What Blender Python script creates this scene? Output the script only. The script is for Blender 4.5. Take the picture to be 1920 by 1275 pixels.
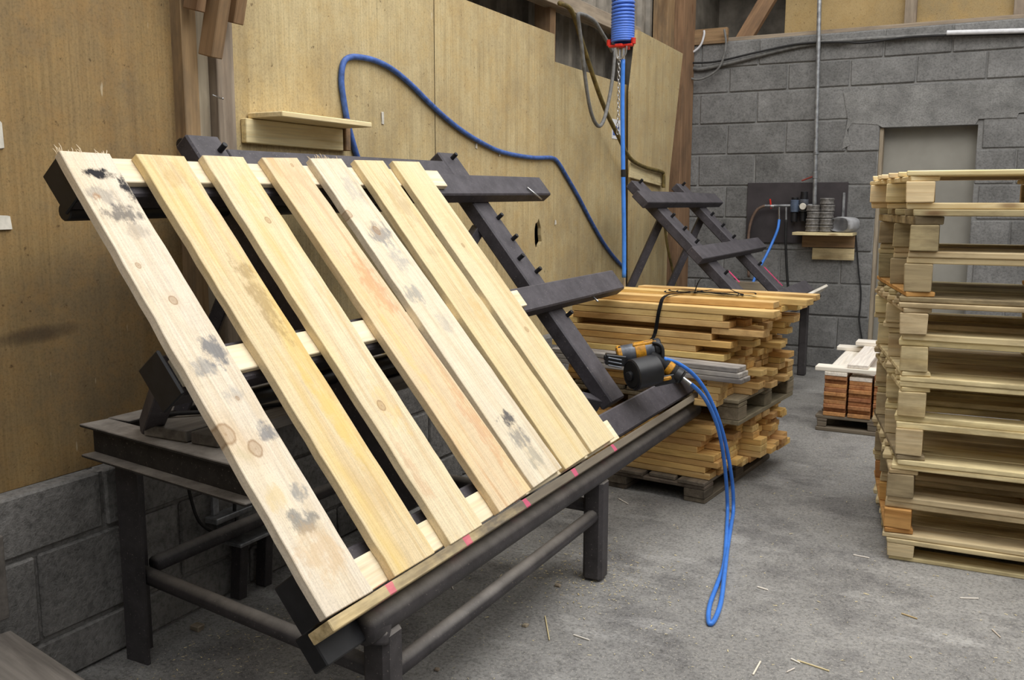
import bpy, bmesh, math, random
from mathutils import Vector as V, Matrix

for o in list(bpy.data.objects): bpy.data.objects.remove(o, do_unlink=True)
sc = bpy.context.scene
col = sc.collection
rnd = random.Random(11)

# ------------------------------------------------------------------ camera
F = 1727.0
CAM = V((0, 0, 1.30))
_y, _p, _r = (math.radians(a) for a in (-27.36, 8.47, 0.10))
cf = V((math.sin(_y)*math.cos(_p), math.cos(_y)*math.cos(_p), -math.sin(_p)))
cr = V((math.cos(_y), -math.sin(_y), 0)); cu = cr.cross(cf)
cr, cu = cr*math.cos(_r)+cu*math.sin(_r), cu*math.cos(_r)-cr*math.sin(_r)
cd = bpy.data.cameras.new('camera'); cam = bpy.data.objects.new('camera', cd); col.objects.link(cam)
cd.sensor_fit = 'HORIZONTAL'; cd.sensor_width = 36; cd.lens = 36*F/1920; cd.clip_start = .05
cam.matrix_world = Matrix(((cr.x, cu.x, -cf.x, CAM.x), (cr.y, cu.y, -cf.y, CAM.y), (cr.z, cu.z, -cf.z, CAM.z), (0, 0, 0, 1)))
sc.camera = cam

# ------------------------------------------------------------------ light
w = bpy.data.worlds.new('overcast'); sc.world = w; w.use_nodes = True
w.node_tree.nodes['Background'].inputs[0].default_value = (.99, .995, 1.0, 1)
w.node_tree.nodes['Background'].inputs[1].default_value = 1.12
def area(name, loc, target, sx, sy, power, color):
    l = bpy.data.lights.new(name, 'AREA'); l.shape = 'RECTANGLE'; l.size = sx; l.size_y = sy; l.energy = power; l.color = color
    o = bpy.data.objects.new(name, l); col.objects.link(o); o.location = loc
    o.rotation_euler = (V(target)-V(loc)).to_track_quat('-Z', 'Y').to_euler()
area('roof_light_offscreen', (.6, 2.9, 5.2), (-.7, 3.4, 0), 3.2, 5.0, 215, (1, .98, .95))
vs = sc.view_settings
vs.view_transform = 'Standard'; vs.look = 'None'; vs.gamma = 1; vs.exposure = 0.15; vs.use_curve_mapping = False

# ------------------------------------------------------------------ pixel helpers (direction only; depth from a known plane)
def ray(x, y): return cf + cr*((x-960)/F) - cu*((y-637.5)/F)
def PN(x, y, n, d):
    n = V(n); q = ray(x, y); return CAM + q*((d-n.dot(CAM))/n.dot(q))
def PZ(x, y, z=0): return PN(x, y, (0, 0, 1), z)
def PX(x, y, X): return PN(x, y, (1, 0, 0), X)
def PY(x, y, Y): return PN(x, y, (0, 1, 0), Y)

# ------------------------------------------------------------------ materials
def lin(c): return tuple(((v/255)/12.92 if v/255 <= .04045 else ((v/255+.055)/1.055)**2.4) for v in c)+(1,)
class NB:
    def __init__(s, name, rough=.8, metal=0, spec=.3):
        s.m = bpy.data.materials.new(name); s.m.use_nodes = True; s.nt = s.m.node_tree
        s.b = s.nt.nodes['Principled BSDF']; s.b.inputs['Roughness'].default_value = rough
        s.b.inputs['Metallic'].default_value = metal; s.b.inputs['Specular IOR Level'].default_value = spec
        s.tc = s.n('ShaderNodeTexCoord'); s.oi = None
    def n(s, t, **k):
        x = s.nt.nodes.new(t)
        for a, b in k.items(): setattr(x, a, b)
        return x
    def l(s, a, b): s.nt.links.new(a, b)
    def val(s, sock, v):
        if hasattr(v, 'is_linked'): s.l(v, sock)
        else: sock.default_value = v
    def rand(s):
        if not s.oi: s.oi = s.n('ShaderNodeObjectInfo')
        return s.oi.outputs['Random']
    def math(s, op, a, b=0.0, c=None, clamp=False):
        x = s.n('ShaderNodeMath', operation=op, use_clamp=clamp); s.val(x.inputs[0], a); s.val(x.inputs[1], b)
        if c is not None: s.val(x.inputs[2], c)
        return x.outputs[0]
    def coord(s, scale=(1, 1, 1), rot=(0, 0, 0), rand=True, world=False):
        if world: src = s.n('ShaderNodeNewGeometry').outputs['Position']
        else: src = s.tc.outputs['Object']
        if rand:
            k = s.math('MULTIPLY', s.rand(), 37.0)
            c = s.n('ShaderNodeCombineXYZ')
            for i in range(3): s.l(k, c.inputs[i])
            a = s.n('ShaderNodeVectorMath', operation='ADD'); s.l(src, a.inputs[0]); s.l(c.outputs[0], a.inputs[1]); src = a.outputs[0]
        mp = s.n('ShaderNodeMapping'); s.l(src, mp.inputs[0]); mp.inputs['Scale'].default_value = scale; mp.inputs['Rotation'].default_value = rot
        return mp.outputs[0]
    def noise(s, co, scale=1, detail=4, rough=.55, dist=0):
        x = s.n('ShaderNodeTexNoise'); s.l(co, x.inputs['Vector']); x.inputs['Scale'].default_value = scale
        x.inputs['Detail'].default_value = detail; x.inputs['Roughness'].default_value = rough; x.inputs['Distortion'].default_value = dist
        return x.outputs['Fac']
    def ramp(s, f, stops):
        x = s.n('ShaderNodeValToRGB'); s.l(f, x.inputs[0]); e = x.color_ramp.elements
        while len(e) < len(stops): e.new(.5)
        for el, (p, c) in zip(e, stops):
            el.position = p; el.color = (c, c, c, 1) if not isinstance(c, tuple) else (c if len(c) == 4 else lin(c))
        return x.outputs[0]
    def mix(s, f, a, b, mode='MIX'):
        x = s.n('ShaderNodeMix', data_type='RGBA', blend_type=mode); s.val(x.inputs[0], f)
        s.val(x.inputs[6], lin(a) if isinstance(a, tuple) and len(a) == 3 else a); s.val(x.inputs[7], lin(b) if isinstance(b, tuple) and len(b) == 3 else b)
        return x.outputs[2]
    def hsv(s, c, v, h=None, sat=None):
        x = s.n('ShaderNodeHueSaturation'); s.l(c, x.inputs['Color']); s.val(x.inputs['Value'], v)
        if h is not None: s.val(x.inputs['Hue'], h)
        if sat is not None: s.val(x.inputs['Saturation'], sat)
        return x.outputs[0]
    def out(s, c, bump=None, bs=.2, bd=.004):
        s.val(s.b.inputs['Base Color'], c)
        if bump is not None:
            x = s.n('ShaderNodeBump'); x.inputs['Strength'].default_value = bs; x.inputs['Distance'].default_value = bd
            s.l(bump, x.inputs['Height']); s.l(x.outputs[0], s.b.inputs['Normal'])
        return s.m

def wood(name, c1, c2, c3=None, var=.25, stretch=(1.3, 16, 16), dirt=None, dirt_amt=.5, rough=.75, knot=True):
    b = NB(name, rough, spec=.2)
    co = b.coord(stretch)
    n1 = b.noise(co, 1.0, 5, .6, .8)
    c = b.ramp(n1, [(.28, c1), (.5, c2), (.72, c3 or c1)])
    n2 = b.noise(b.coord((stretch[0]*2, stretch[1]*5, stretch[2]*5)), 1.0, 3, .6)
    c = b.mix(.35, c, b.ramp(n2, [(.3, .35), (.6, 1.0)]), 'MULTIPLY')
    if knot:
        vo = b.n('ShaderNodeTexVoronoi'); b.l(b.coord((2.2, 7, 7)), vo.inputs['Vector']); vo.inputs['Scale'].default_value = 1
        k = b.ramp(vo.outputs['Distance'], [(.05, 1.0), (.11, 0.0)])
        c = b.mix(b.math('MULTIPLY', k, .65), c, (110, 66, 34))
    if dirt:
        n3 = b.noise(b.coord((3, 9, 9)), 1.0, 5, .65)
        c = b.mix(b.math('MULTIPLY', b.ramp(n3, [(.45, 0.0), (.68, 1.0)]), dirt_amt), c, dirt)
    v = b.math('MULTIPLY_ADD', b.rand(), var, 1-var*.5)
    h = b.math('MULTIPLY_ADD', b.rand(), .02, .49)
    c = b.hsv(c, v, h)
    return b.out(c, n2, .25, .002)

def steel(name, c, dust, amt=.6, rough=.55, noise_s=9):
    b = NB(name, rough, spec=.35)
    n1 = b.noise(b.coord((1, 1, 1)), noise_s, 6, .7)
    base = b.mix(b.ramp(n1, [(.35, 0.0), (.7, 1.0)]), c, tuple(min(255, int(v*1.35+6)) for v in c))
    g = b.n('ShaderNodeNewGeometry'); sx = b.n('ShaderNodeSeparateXYZ'); b.l(g.outputs['Normal'], sx.inputs[0])
    up = b.math('MULTIPLY', b.ramp(sx.outputs[2], [(.35, 0.0), (.95, 1.0)]), b.ramp(n1, [(.25, .45), (.65, 1.0)]))
    sp = b.noise(b.coord(), 160, 2, .5)
    cc = b.mix(b.math('MULTIPLY', up, amt), base, dust)
    cc = b.mix(b.math('MULTIPLY', b.ramp(sp, [(.66, 0.0), (.75, 1.0)]), .35), cc, (170, 160, 150))
    return b.out(cc, n1, .15, .002)

def concrete(name, c1, c2, speck=1.0, scale=1.0, var=.14, bs=.6):
    b = NB(name, .92, spec=.15)
    n1 = b.noise(b.coord(), 3.2*scale, 6, .65)
    n2 = b.noise(b.coord(), 70*scale, 4, .7)
    n3 = b.noise(b.coord(), 22*scale, 4, .6)
    c = b.mix(b.ramp(n1, [(.3, 0.0), (.7, 1.0)]), c1, c2)
    c = b.mix(.55*speck, c, b.ramp(n2, [(.3, .22), (.55, 1.0), (.75, 1.0)]), 'MULTIPLY')
    c = b.mix(.25, c, b.ramp(n3, [(.35, .4), (.6, 1.0)]), 'MULTIPLY')
    c = b.hsv(c, b.math('MULTIPLY_ADD', b.rand(), var, 1.06-var*.5))
    h = b.math('ADD', b.math('MULTIPLY', n3, .6), n2)
    return b.out(c, h, bs, .006)

def plywood(name, c1, c2, c3, stain, samt, warm, grain=(1, 17, .55), smear=None):
    b = NB(name, .8, spec=.2)
    n1 = b.noise(b.coord(grain), 1, 6, .6, .4)
    n2 = b.noise(b.coord((1, 1, 1)), 2.2, 8, .72)
    fg = tuple(110 if g > 5 else (3 if g < 1 else 1) for g in grain)
    n3 = b.noise(b.coord(fg), 1, 3, .6)
    c = b.ramp(n1, [(.25, c1), (.5, c2), (.75, c3)])
    c = b.mix(.5, c, b.ramp(n3, [(.3, .55), (.6, 1.0)]), 'MULTIPLY')
    c = b.mix(b.math('MULTIPLY', b.ramp(n2, [(.42, 0.0), (.62, 1.0)]), samt), c, stain)
    n4 = b.noise(b.coord(), 9, 8, .8)
    c = b.mix(b.math('MULTIPLY', b.ramp(n4, [(.45, 0.0), (.62, 1.0)]), .4), c, warm)
    n5 = b.noise(b.coord(), 150, 3, .75)
    c = b.mix(.5, c, b.ramp(n5, [(.3, .45), (.52, 1.0)]), 'MULTIPLY')
    sp = b.noise(b.coord(), 42, 3, .6)
    c = b.mix(b.math('MULTIPLY', b.ramp(sp, [(.67, 0.0), (.73, 1.0)]), .65), c, (74, 56, 38))
    ws = b.noise(b.coord((1, 40, 9)), 1, 2, .5)
    c = b.mix(b.math('MULTIPLY', b.ramp(ws, [(.74, 0.0), (.78, 1.0)]), .5), c, (206, 192, 164))
    if smear:                      # hand-wide black smudge rubbed onto the panel
        sx = b.n('ShaderNodeSeparateXYZ'); b.l(b.tc.outputs['Object'], sx.inputs[0])
        dy = b.math('DIVIDE', b.math('SUBTRACT', sx.outputs[1], smear[0]), .16); dz = b.math('DIVIDE', b.math('SUBTRACT', b.math('SUBTRACT', sx.outputs[2], smear[1]), b.math('MULTIPLY', sx.outputs[1], .05)), .028)
        m = b.math('SUBTRACT', b.math('MULTIPLY', n4, 2.0), b.math('ADD', b.math('MULTIPLY', dy, dy), b.math('MULTIPLY', dz, dz)))
        c = b.mix(b.math('MULTIPLY', b.ramp(m, [(.1, 0.0), (.95, 1.0)]), .65), c, (58, 50, 44))
    c = b.hsv(c, b.math('MULTIPLY_ADD', b.rand(), .08, 1.0))
    return b.out(c, n3, .12, .002)

def plain(name, c, rough=.5, metal=0, var=.25, ns=30, spec=.4):
    b = NB(name, rough, metal, spec)
    n = b.noise(b.coord(), ns, 4, .6)
    c2 = tuple(max(0, int(v*(1-var))) for v in c)
    return b.out(b.mix(b.ramp(n, [(.3, 0.0), (.7, 1.0)]), c2, c), n, .05, .001)

MT = {}
MT['plyA'] = plywood('plywood brown', (146, 122, 82), (160, 134, 92), (134, 108, 70), (120, 104, 80), .75, (162, 126, 76), smear=(.10, -.93))
MT['plyB'] = plywood('plywood tan', (186, 168, 126), (200, 182, 140), (168, 150, 110), (154, 134, 98), .6, (188, 160, 106))
MT['plyC'] = plywood('plywood pale', (182, 163, 122), (196, 178, 136), (166, 147, 108), (150, 132, 100), .6, (182, 152, 98))
MT['plyE'] = plywood('plywood sheet', (184, 165, 124), (196, 178, 136), (168, 149, 110), (154, 134, 102), .5, (184, 154, 102), (17, .55, 1))
MT['osb'] = plywood('chipboard ochre', (160, 138, 98), (172, 148, 104), (148, 128, 90), (134, 120, 92), .5, (168, 138, 86))
MT['block'] = concrete('concrete block', (140, 139, 137), (108, 107, 105), .9, 1.0, .2)
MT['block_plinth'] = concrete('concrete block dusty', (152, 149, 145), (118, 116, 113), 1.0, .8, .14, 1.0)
MT['mortar'] = concrete('mortar', (150, 149, 146), (124, 123, 121), .6, 2)
MT['plaster'] = concrete('plaster patch', (152, 151, 148), (112, 111, 109), .95, 1.3, .05)
MT['steel'] = steel('black painted steel', (52, 49, 50), (156, 149, 141), .95)
MT['rail'] = steel('black grimy rail', (52, 49, 53), (108, 104, 108), .55, .6, 14)
MT['beam'] = steel('dusty steel beam', (38, 35, 33), (164, 157, 149), .98, .8, 20)
MT['black'] = plain('black plastic', (34, 34, 37), .4, 0, .35)
MT['rubber'] = plain('black rubber', (24, 24, 26), .75, 0, .3)
MT['yellow'] = plain('worn yellow paint', (214, 150, 34), .5, 0, .35, 60)
MT['greym'] = plain('grey metal housing', (108, 112, 120), .35, .4, .3)
MT['chrome'] = plain('bright metal', (200, 200, 200), .25, .9, .15)
MT['galv'] = plain('galvanised pipe', (176, 178, 180), .4, .6, .35, 25)
MT['blue'] = plain('blue hose', (70, 136, 232), .4, 0, .12, 20)
MT['bluecoil'] = plain('blue coil hose', (80, 122, 218), .35, 0, .15, 20)
MT['bluewall'] = plain('dusty blue hose', (78, 112, 186), .6, 0, .3, 40)
MT['bluegrey'] = plain('grey blue paint', (92, 106, 128), .5, 0, .3)
MT['rust'] = plain('faded red paint', (138, 58, 48), .6, 0, .3)
MT['red'] = plain('red plastic', (214, 44, 28), .45, 0, .2)
MT['greyhose'] = plain('grey cable', (128, 127, 124), .7, 0, .3)
MT['olive'] = plain('olive hose', (120, 102, 52), .7, 0, .4)
MT['brownhose'] = plain('brown hose', (128, 104, 88), .6, 0, .3)
MT['cable'] = plain('black cable', (40, 39, 39), .7, 0, .3)
MT['white'] = plain('white plastic', (226, 226, 228), .5, 0, .1)
MT['paper'] = plain('paper scrap', (222, 216, 202), .9, 0, .15)
MT['cream'] = plain('cream paint', (206, 198, 172), .7, 0, .12, 4)
MT['doorgrey'] = plain('grey door board', (150, 147, 138), .8, 0, .12, 3)
MT['dark'] = plain('dark sheet', (66, 60, 62), .75, 0, .3, 5)
MT['clad'] = plain('corrugated sheet', (158, 150, 138), .7, 0, .35, 6)
MT['coilgrey'] = plain('dull wire coil', (136, 132, 128), .6, .3, .4, 60)
MT['pink'] = plain('pink marker', (226, 70, 120), .8, 0, .2)
MT['timber'] = wood('old timber', (140, 114, 84), (158, 130, 96), (122, 96, 68), .25, dirt=(98, 86, 72), dirt_amt=.7)
MT['timber_red'] = wood('reddish old timber', (134, 104, 80), (150, 118, 90), (116, 88, 66), .2, dirt=(92, 76, 62), dirt_amt=.6)
MT['timber_grey'] = wood('greyed timber', (150, 134, 114), (166, 152, 132), (132, 116, 98), .2, dirt=(104, 94, 84), dirt_amt=.6)
MT['weather'] = wood('weathered grey board', (160, 154, 146), (184, 178, 170), (128, 122, 116), .2, dirt=(84, 80, 78), dirt_amt=.7)
MT['pine'] = wood('fresh pine', (236, 216, 178), (246, 230, 200), (222, 196, 152), .1, knot=False)
MT['pile'] = wood('yellow pine', (218, 180, 112), (232, 198, 134), (196, 152, 86), .35, dirt=(150, 110, 62), dirt_amt=.5)
MT['pile_low'] = wood('orange pine', (212, 166, 98), (228, 186, 118), (188, 138, 76), .4, dirt=(140, 96, 54), dirt_amt=.5)
MT['pal'] = wood('pallet wood', (210, 188, 140), (228, 210, 166), (188, 158, 108), .36, dirt=(116, 96, 68), dirt_amt=.65)
MT['pal_grey'] = wood('dull grey pallet wood', (128, 116, 96), (146, 134, 112), (108, 98, 80), .2, dirt=(70, 62, 50), dirt_amt=.6)
MT['plank_dust_shade'] = wood('dusty plank with shade', (112, 107, 101), (128, 122, 115), (92, 87, 82), .2, dirt=(70, 66, 62), dirt_amt=.6)  # dusty grey, darkened further to put the shade under the jig into the colour
MT['pal_new'] = wood('new pallet wood', (228, 204, 152), (240, 220, 176), (208, 176, 118), .15, dirt=(180, 140, 84), dirt_amt=.3)
MT['pal_old'] = wood('old pallet wood', (168, 150, 114), (184, 168, 130), (140, 122, 90), .35, dirt=(84, 72, 54), dirt_amt=.8)
MT['pal_orange'] = wood('orange pallet wood', (190, 138, 80), (206, 156, 96), (166, 114, 60), .2, dirt=(120, 84, 52), dirt_amt=.4)
MT['pal_dark'] = wood('dark pallet wood', (104, 94, 82), (124, 112, 98), (84, 76, 66), .2, dirt=(60, 54, 48), dirt_amt=.6)
MT['redwood'] = wood('red brown board', (176, 120, 76), (192, 138, 92), (146, 92, 58), .5, dirt=(104, 78, 62), dirt_amt=.5)
MT['whitewood'] = wood('pale planed board', (236, 226, 210), (244, 236, 224), (226, 212, 192), .08, knot=False)
MT['plystrip'] = wood('plywood stop strip', (206, 184, 140), (220, 200, 160), (180, 156, 112), .1, knot=False, dirt=(74, 68, 64), dirt_amt=.75)

def mat_strip():
    b = NB('grimy stop strip', .8, spec=.2)
    sx = b.n('ShaderNodeSeparateXYZ'); b.l(b.tc.outputs['Object'], sx.inputs[0])
    n = b.noise(b.coord((5, 60, 60), rand=False), 1, 4, .6)
    n2 = b.noise(b.coord((9, 20, 20), rand=False), 1, 4, .6)
    c = b.ramp(n, [(.3, (168, 146, 104)), (.6, (214, 192, 146))])
    d = b.math('ADD', b.math('MULTIPLY_ADD', sx.outputs[0], .8, .45), b.math('MULTIPLY', n2, 1.2))
    c = b.mix(b.math('MULTIPLY', b.ramp(d, [(.05, 0.0), (.62, 1.0)]), .85), c, (86, 82, 80))
    # pink marker dashes
    f = b.math('FRACT', b.math('MULTIPLY', b.math('ADD', sx.outputs[0], 3.02), 3.1))
    on = b.math('MULTIPLY', b.math('LESS_THAN', b.math('ADD', f, b.math('MULTIPLY', n2, .08)), .12), b.math('LESS_THAN', sx.outputs[0], .35))
    on = b.math('MULTIPLY', on, b.math('GREATER_THAN', sx.outputs[0], -1.1))
    c = b.mix(b.math('MULTIPLY', on, .6), c, (226, 80, 128))
    return b.out(c, n, .2, .002)
MT['strip'] = mat_strip()

def mat_floor():
    b = NB('workshop concrete floor', .85, spec=.25)
    co = b.coord(rand=False)
    big = b.noise(co, .9, 6, .62); mid = b.noise(co, 4.2, 7, .68); fine = b.noise(co, 95, 3, .7); st = b.noise(b.coord((1.6, 5, 1), (0, 0, .6), rand=False), 1.2, 6, .65)
    c = b.mix(b.ramp(big, [(.32, 0.0), (.68, 1.0)]), (124, 122, 119), (156, 154, 150))
    c = b.mix(b.math('MULTIPLY', b.ramp(mid, [(.36, 1.0), (.52, 0.0)]), .6), c, (92, 90, 90))
    c = b.mix(b.math('MULTIPLY', b.ramp(st, [(.55, 0.0), (.72, 1.0)]), .5), c, (196, 194, 190))
    c = b.mix(.75, c, b.ramp(fine, [(.3, .35), (.55, 1.0)]), 'MULTIPLY')
    sp = b.noise(co, 240, 2, .5)
    c = b.mix(b.math('MULTIPLY', b.ramp(sp, [(.6, 0.0), (.72, 1.0)]), .5), c, (206, 198, 184))
    bl = b.noise(co, 13, 4, .7)
    c = b.mix(b.math('MULTIPLY', b.ramp(bl, [(.66, 0.0), (.74, 1.0)]), .55), c, (70, 68, 68))
    return b.out(c, b.math('ADD', fine, mid), .25, .004)
MT['floor'] = mat_floor()

def mat_slat(i, base, warm, yellow, stains, knots):
    """planed board: local x along the length (0 top .. L bottom), y across."""
    b = NB('slat wood %d' % i, .7, spec=.2)
    b_off = b.n('ShaderNodeVectorMath', operation='ADD'); b.l(b.tc.outputs['Object'], b_off.inputs[0]); b_off.inputs[1].default_value = (i*3.7, i*1.3, 0)
    def mp(sc_):
        m = b.n('ShaderNodeMapping'); b.l(b_off.outputs[0], m.inputs[0]); m.inputs['Scale'].default_value = sc_; return m.outputs[0]
    g = b.noise(mp((1.6, 26, 26)), 1, 5, .6, .7)
    c = b.ramp(g, [(.25, warm), (.5, base), (.8, tuple(min(255, v+6) for v in base))])
    f = b.noise(mp((6, 190, 60)), 1, 3, .6)
    c = b.mix(.42, c, b.ramp(f, [(.3, .5), (.6, 1.0)]), 'MULTIPLY')
    gr = b.noise(mp((260, 260, 260)), 1, 2, .6)
    c = b.mix(.3, c, b.ramp(gr, [(.3, .5), (.55, 1.0)]), 'MULTIPLY')
    bl0 = b.noise(mp((7, 16, 16)), 1, 6, .7)
    c = b.mix(b.math('MULTIPLY', b.ramp(bl0, [(.5, 0.0), (.75, 1.0)]), .3), c, (176, 158, 130))
    saw = b.noise(mp((90, 9, 9)), 1, 3, .6)
    c = b.mix(.12, c, b.ramp(saw, [(.35, .6), (.6, 1.0)]), 'MULTIPLY')
    if yellow:
        y = b.noise(mp((1.5, 9, 9)), 1, 4, .6)
        c = b.mix(b.math('MULTIPLY', b.ramp(y, [(.46, 0.0), (.66, 1.0)]), yellow), c, (232, 196, 96))
    sx = b.n('ShaderNodeSeparateXYZ'); b.l(b.tc.outputs['Object'], sx.inputs[0])
    blot = b.noise(mp((22, 34, 34)), 1, 6, .7)
    for (x0, x1, y0, y1, amt, colr) in stains:
        dx = b.math('DIVIDE', b.math('SUBTRACT', sx.outputs[0], (x0+x1)/2), (x1-x0)/2)
        dy = b.math('DIVIDE', b.math('SUBTRACT', sx.outputs[1], (y0+y1)/2), (y1-y0)/2)
        rr = b.math('ADD', b.math('MULTIPLY', dx, dx), b.math('MULTIPLY', dy, dy))
        m = b.math('SUBTRACT', b.math('ADD', 1.0, b.math('MULTIPLY', b.math('SUBTRACT', blot, .5), 4.5)), rr)
        c = b.mix(b.math('MULTIPLY', b.ramp(m, [(.25, 0.0), (.95, 1.0)]), amt), c, colr)
    for (kx, ky, kr) in knots:
        v = b.n('ShaderNodeVectorMath', operation='SUBTRACT'); b.l(b.tc.outputs['Object'], v.inputs[0]); v.inputs[1].default_value = (kx, ky, 0)
        m = b.n('ShaderNodeMapping'); b.l(v.outputs[0], m.inputs[0]); m.inputs['Scale'].default_value = (1/kr*.85, 1/kr, 0)
        ln = b.n('ShaderNodeVectorMath', operation='LENGTH'); b.l(m.outputs[0], ln.inputs[0])
        lnn = b.math('ADD', ln.outputs['Value'], b.math('MULTIPLY', b.math('SUBTRACT', blot, .5), .7))
        r1 = b.ramp(b.math('MULTIPLY', lnn, .5), [(.0, .9), (.1, .55), (.34, .5), (.45, .95), (.55, 0.0)])
        c = b.mix(b.math('MULTIPLY', r1, .75), c, (128, 96, 64))
        r2 = b.ramp(b.math('MULTIPLY', lnn, .25), [(.2, .5), (.7, 0.0)])
        c = b.mix(b.math('MULTIPLY', r2, .35), c, (206, 164, 112))
    return b.out(c, f, .2, .0015)

# ------------------------------------------------------------------ object helpers
WM = {}
def put(name, mesh, mat, M, parent=None):
    o = bpy.data.objects.new(name, mesh)
    if mesh is not None and mat is not None:
        m = MT[mat] if isinstance(mat, str) else mat
        if not mesh.materials: mesh.materials.append(m)
        if mesh.materials[0] != m:
            o.material_slots[0].link = 'OBJECT'; o.material_slots[0].material = m
    col.objects.link(o); WM[o.name] = M.copy()
    if parent is not None:
        o.parent = parent; M = WM[parent.name].inverted() @ M
    o.matrix_basis = M
    return o
def T(v): return Matrix.Translation(V(v))
def tag(o, label=None, cat=None, group=None, kind=None):
    for k, v in (('label', label), ('category', cat), ('group', group), ('kind', kind)):
        if v: o[k] = v
    return o
def thing(name, loc, label, cat, group=None, kind=None, M=None):
    o = put(name, None, None, M if M is not None else T(loc)); o.empty_display_size = .1
    return tag(o, label, cat, group, kind)
def axes(c, x, y, z):
    return Matrix(((x[0], y[0], z[0], c[0]), (x[1], y[1], z[1], c[1]), (x[2], y[2], z[2], c[2]), (0, 0, 0, 1)))
def to_mesh(bm, name, smooth=False):
    me = bpy.data.meshes.new(name); bm.to_mesh(me); bm.free()
    if smooth:
        for p in me.polygons: p.use_smooth = True
    return me
_bx = {}
def box_me(dx, dy, dz, bev=.0025, jit=0, seed=0):
    key = (round(dx, 4), round(dy, 4), round(dz, 4), bev, jit, seed)
    if key in _bx: return _bx[key]
    bm = bmesh.new(); bmesh.ops.create_cube(bm, size=1)
    r2 = random.Random(seed)
    for v in bm.verts:
        v.co = V((v.co.x*dx, v.co.y*dy, v.co.z*dz))
        if jit: v.co += V((r2.uniform(-jit, jit), r2.uniform(-jit, jit)*.5, r2.uniform(-jit, jit)*.5))
    if bev: bmesh.ops.bevel(bm, geom=bm.edges[:], offset=min(bev, .3*min(dx, dy, dz)), segments=1, affect='EDGES')
    _bx[key] = to_mesh(bm, 'box'); return _bx[key]
X, Y, Z = V((1, 0, 0)), V((0, 1, 0)), V((0, 0, 1))
def box(name, mat, c, dims, parent=None, ax=(X, Y, Z), bev=.0025, jit=0, seed=0):
    return put(name, box_me(*dims, bev, jit, seed), mat, axes(V(c), *ax), parent)
def frame(d, up=Z):
    d = V(d).normalized(); y = V(up).cross(d)
    if y.length < 1e-5: y = Y.cross(d)
    y.normalize(); return d, y, d.cross(y)
def beam(name, mat, p, q, wd, th, parent=None, up=Z, bev=.003):
    p, q = V(p), V(q); return box(name, mat, (p+q)/2, ((q-p).length, wd, th), parent, frame(q-p, up), bev)
def bbox2(name, mat, lo, hi, parent=None, bev=.0025):
    lo, hi = V(lo), V(hi); d = hi-lo; c = (lo+hi)/2
    if isinstance(mat, str) and mat.startswith(('timber', 'pal', 'weather', 'pine', 'plank', 'whitewood')):      # grain runs along the longest side
        if d.z >= max(d.x, d.y): return box(name, mat, c, (d.z, d.x, d.y), parent, (Z, X, Y), bev)
        if d.y > d.x: return box(name, mat, c, (d.y, d.z, d.x), parent, (Y, Z, X), bev)
    return box(name, mat, c, tuple(d), parent, bev=bev)
def smooth_pts(P, k=6):
    P = [V(p) for p in P]; out = []
    for i in range(len(P)-1):
        a = P[max(i-1, 0)]; b = P[i]; c = P[i+1]; d = P[min(i+2, len(P)-1)]
        for j in range(k):
            t = j/k; out.append(.5*((2*b)+(c-a)*t+(2*a-5*b+4*c-d)*t*t+(3*b-a-3*c+d)*t**3))
    return out+[P[-1]]
def tube_bm(bm, P, r, seg=8, cyc=False):
    P = [V(p) for p in P]; n = len(P); rings = []; nrm = None
    for i, p in enumerate(P):
        t = (P[(i+1) % n]-P[i-1]) if cyc else (P[min(i+1, n-1)]-P[max(i-1, 0)])
        t.normalize()
        if nrm is None: nrm = t.orthogonal().normalized()
        nrm = (nrm-t*nrm.dot(t)).normalized(); bi = t.cross(nrm)
        rr = r[i] if isinstance(r, (list, tuple)) else r
        rings.append([bm.verts.new(p+nrm*(rr*math.cos(a))+bi*(rr*math.sin(a))) for a in (2*math.pi*k/seg for k in range(seg))])
    for i in range(n if cyc else n-1):
        A, B = rings[i], rings[(i+1) % n]
        for k in range(seg): bm.faces.new((A[k], A[(k+1) % seg], B[(k+1) % seg], B[k]))
    if not cyc:
        bm.faces.new(rings[0][::-1]); bm.faces.new(rings[-1])
def tube(name, mat, P, r, parent=None, seg=8, k=6, raw=False, cyc=False):
    P = [V(p) for p in P] if raw else smooth_pts(P, k)
    o = V(P[0]); bm = bmesh.new(); tube_bm(bm, [p-o for p in P], r, seg, cyc)
    return put(name, to_mesh(bm, name, True), mat, T(o), parent)
def lathe(name, mat, prof, M, parent=None, seg=20, smooth=True):
    bm = bmesh.new(); rings = []
    for (r, z) in prof: rings.append([bm.verts.new((max(r, 1e-4)*math.cos(2*math.pi*k/seg), max(r, 1e-4)*math.sin(2*math.pi*k/seg), z)) for k in range(seg)])
    for A, B in zip(rings, rings[1:]):
        for k in range(seg): bm.faces.new((A[k], A[(k+1) % seg], B[(k+1) % seg], B[k]))
    bm.faces.new(rings[0][::-1]); bm.faces.new(rings[-1])
    me = to_mesh(bm, name)
    if smooth:
        for p in me.polygons: p.use_smooth = len(p.vertices) == 4
        try: me.set_sharp_from_angle(angle=math.radians(40))
        except Exception: pass
    return put(name, me, mat, M, parent)
def cyl(name, mat, p, q, r, parent=None, seg=18, r2=None, ch=.12):
    p, q = V(p), V(q); d = q-p; L = d.length; x, y, z = frame(d); r2 = r if r2 is None else r2; c = min(r, r2)*ch
    return lathe(name, mat, [(r-c, 0), (r, c), (r2, L-c), (r2-c, L)], axes(p, y, z, x), parent, seg)
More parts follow.
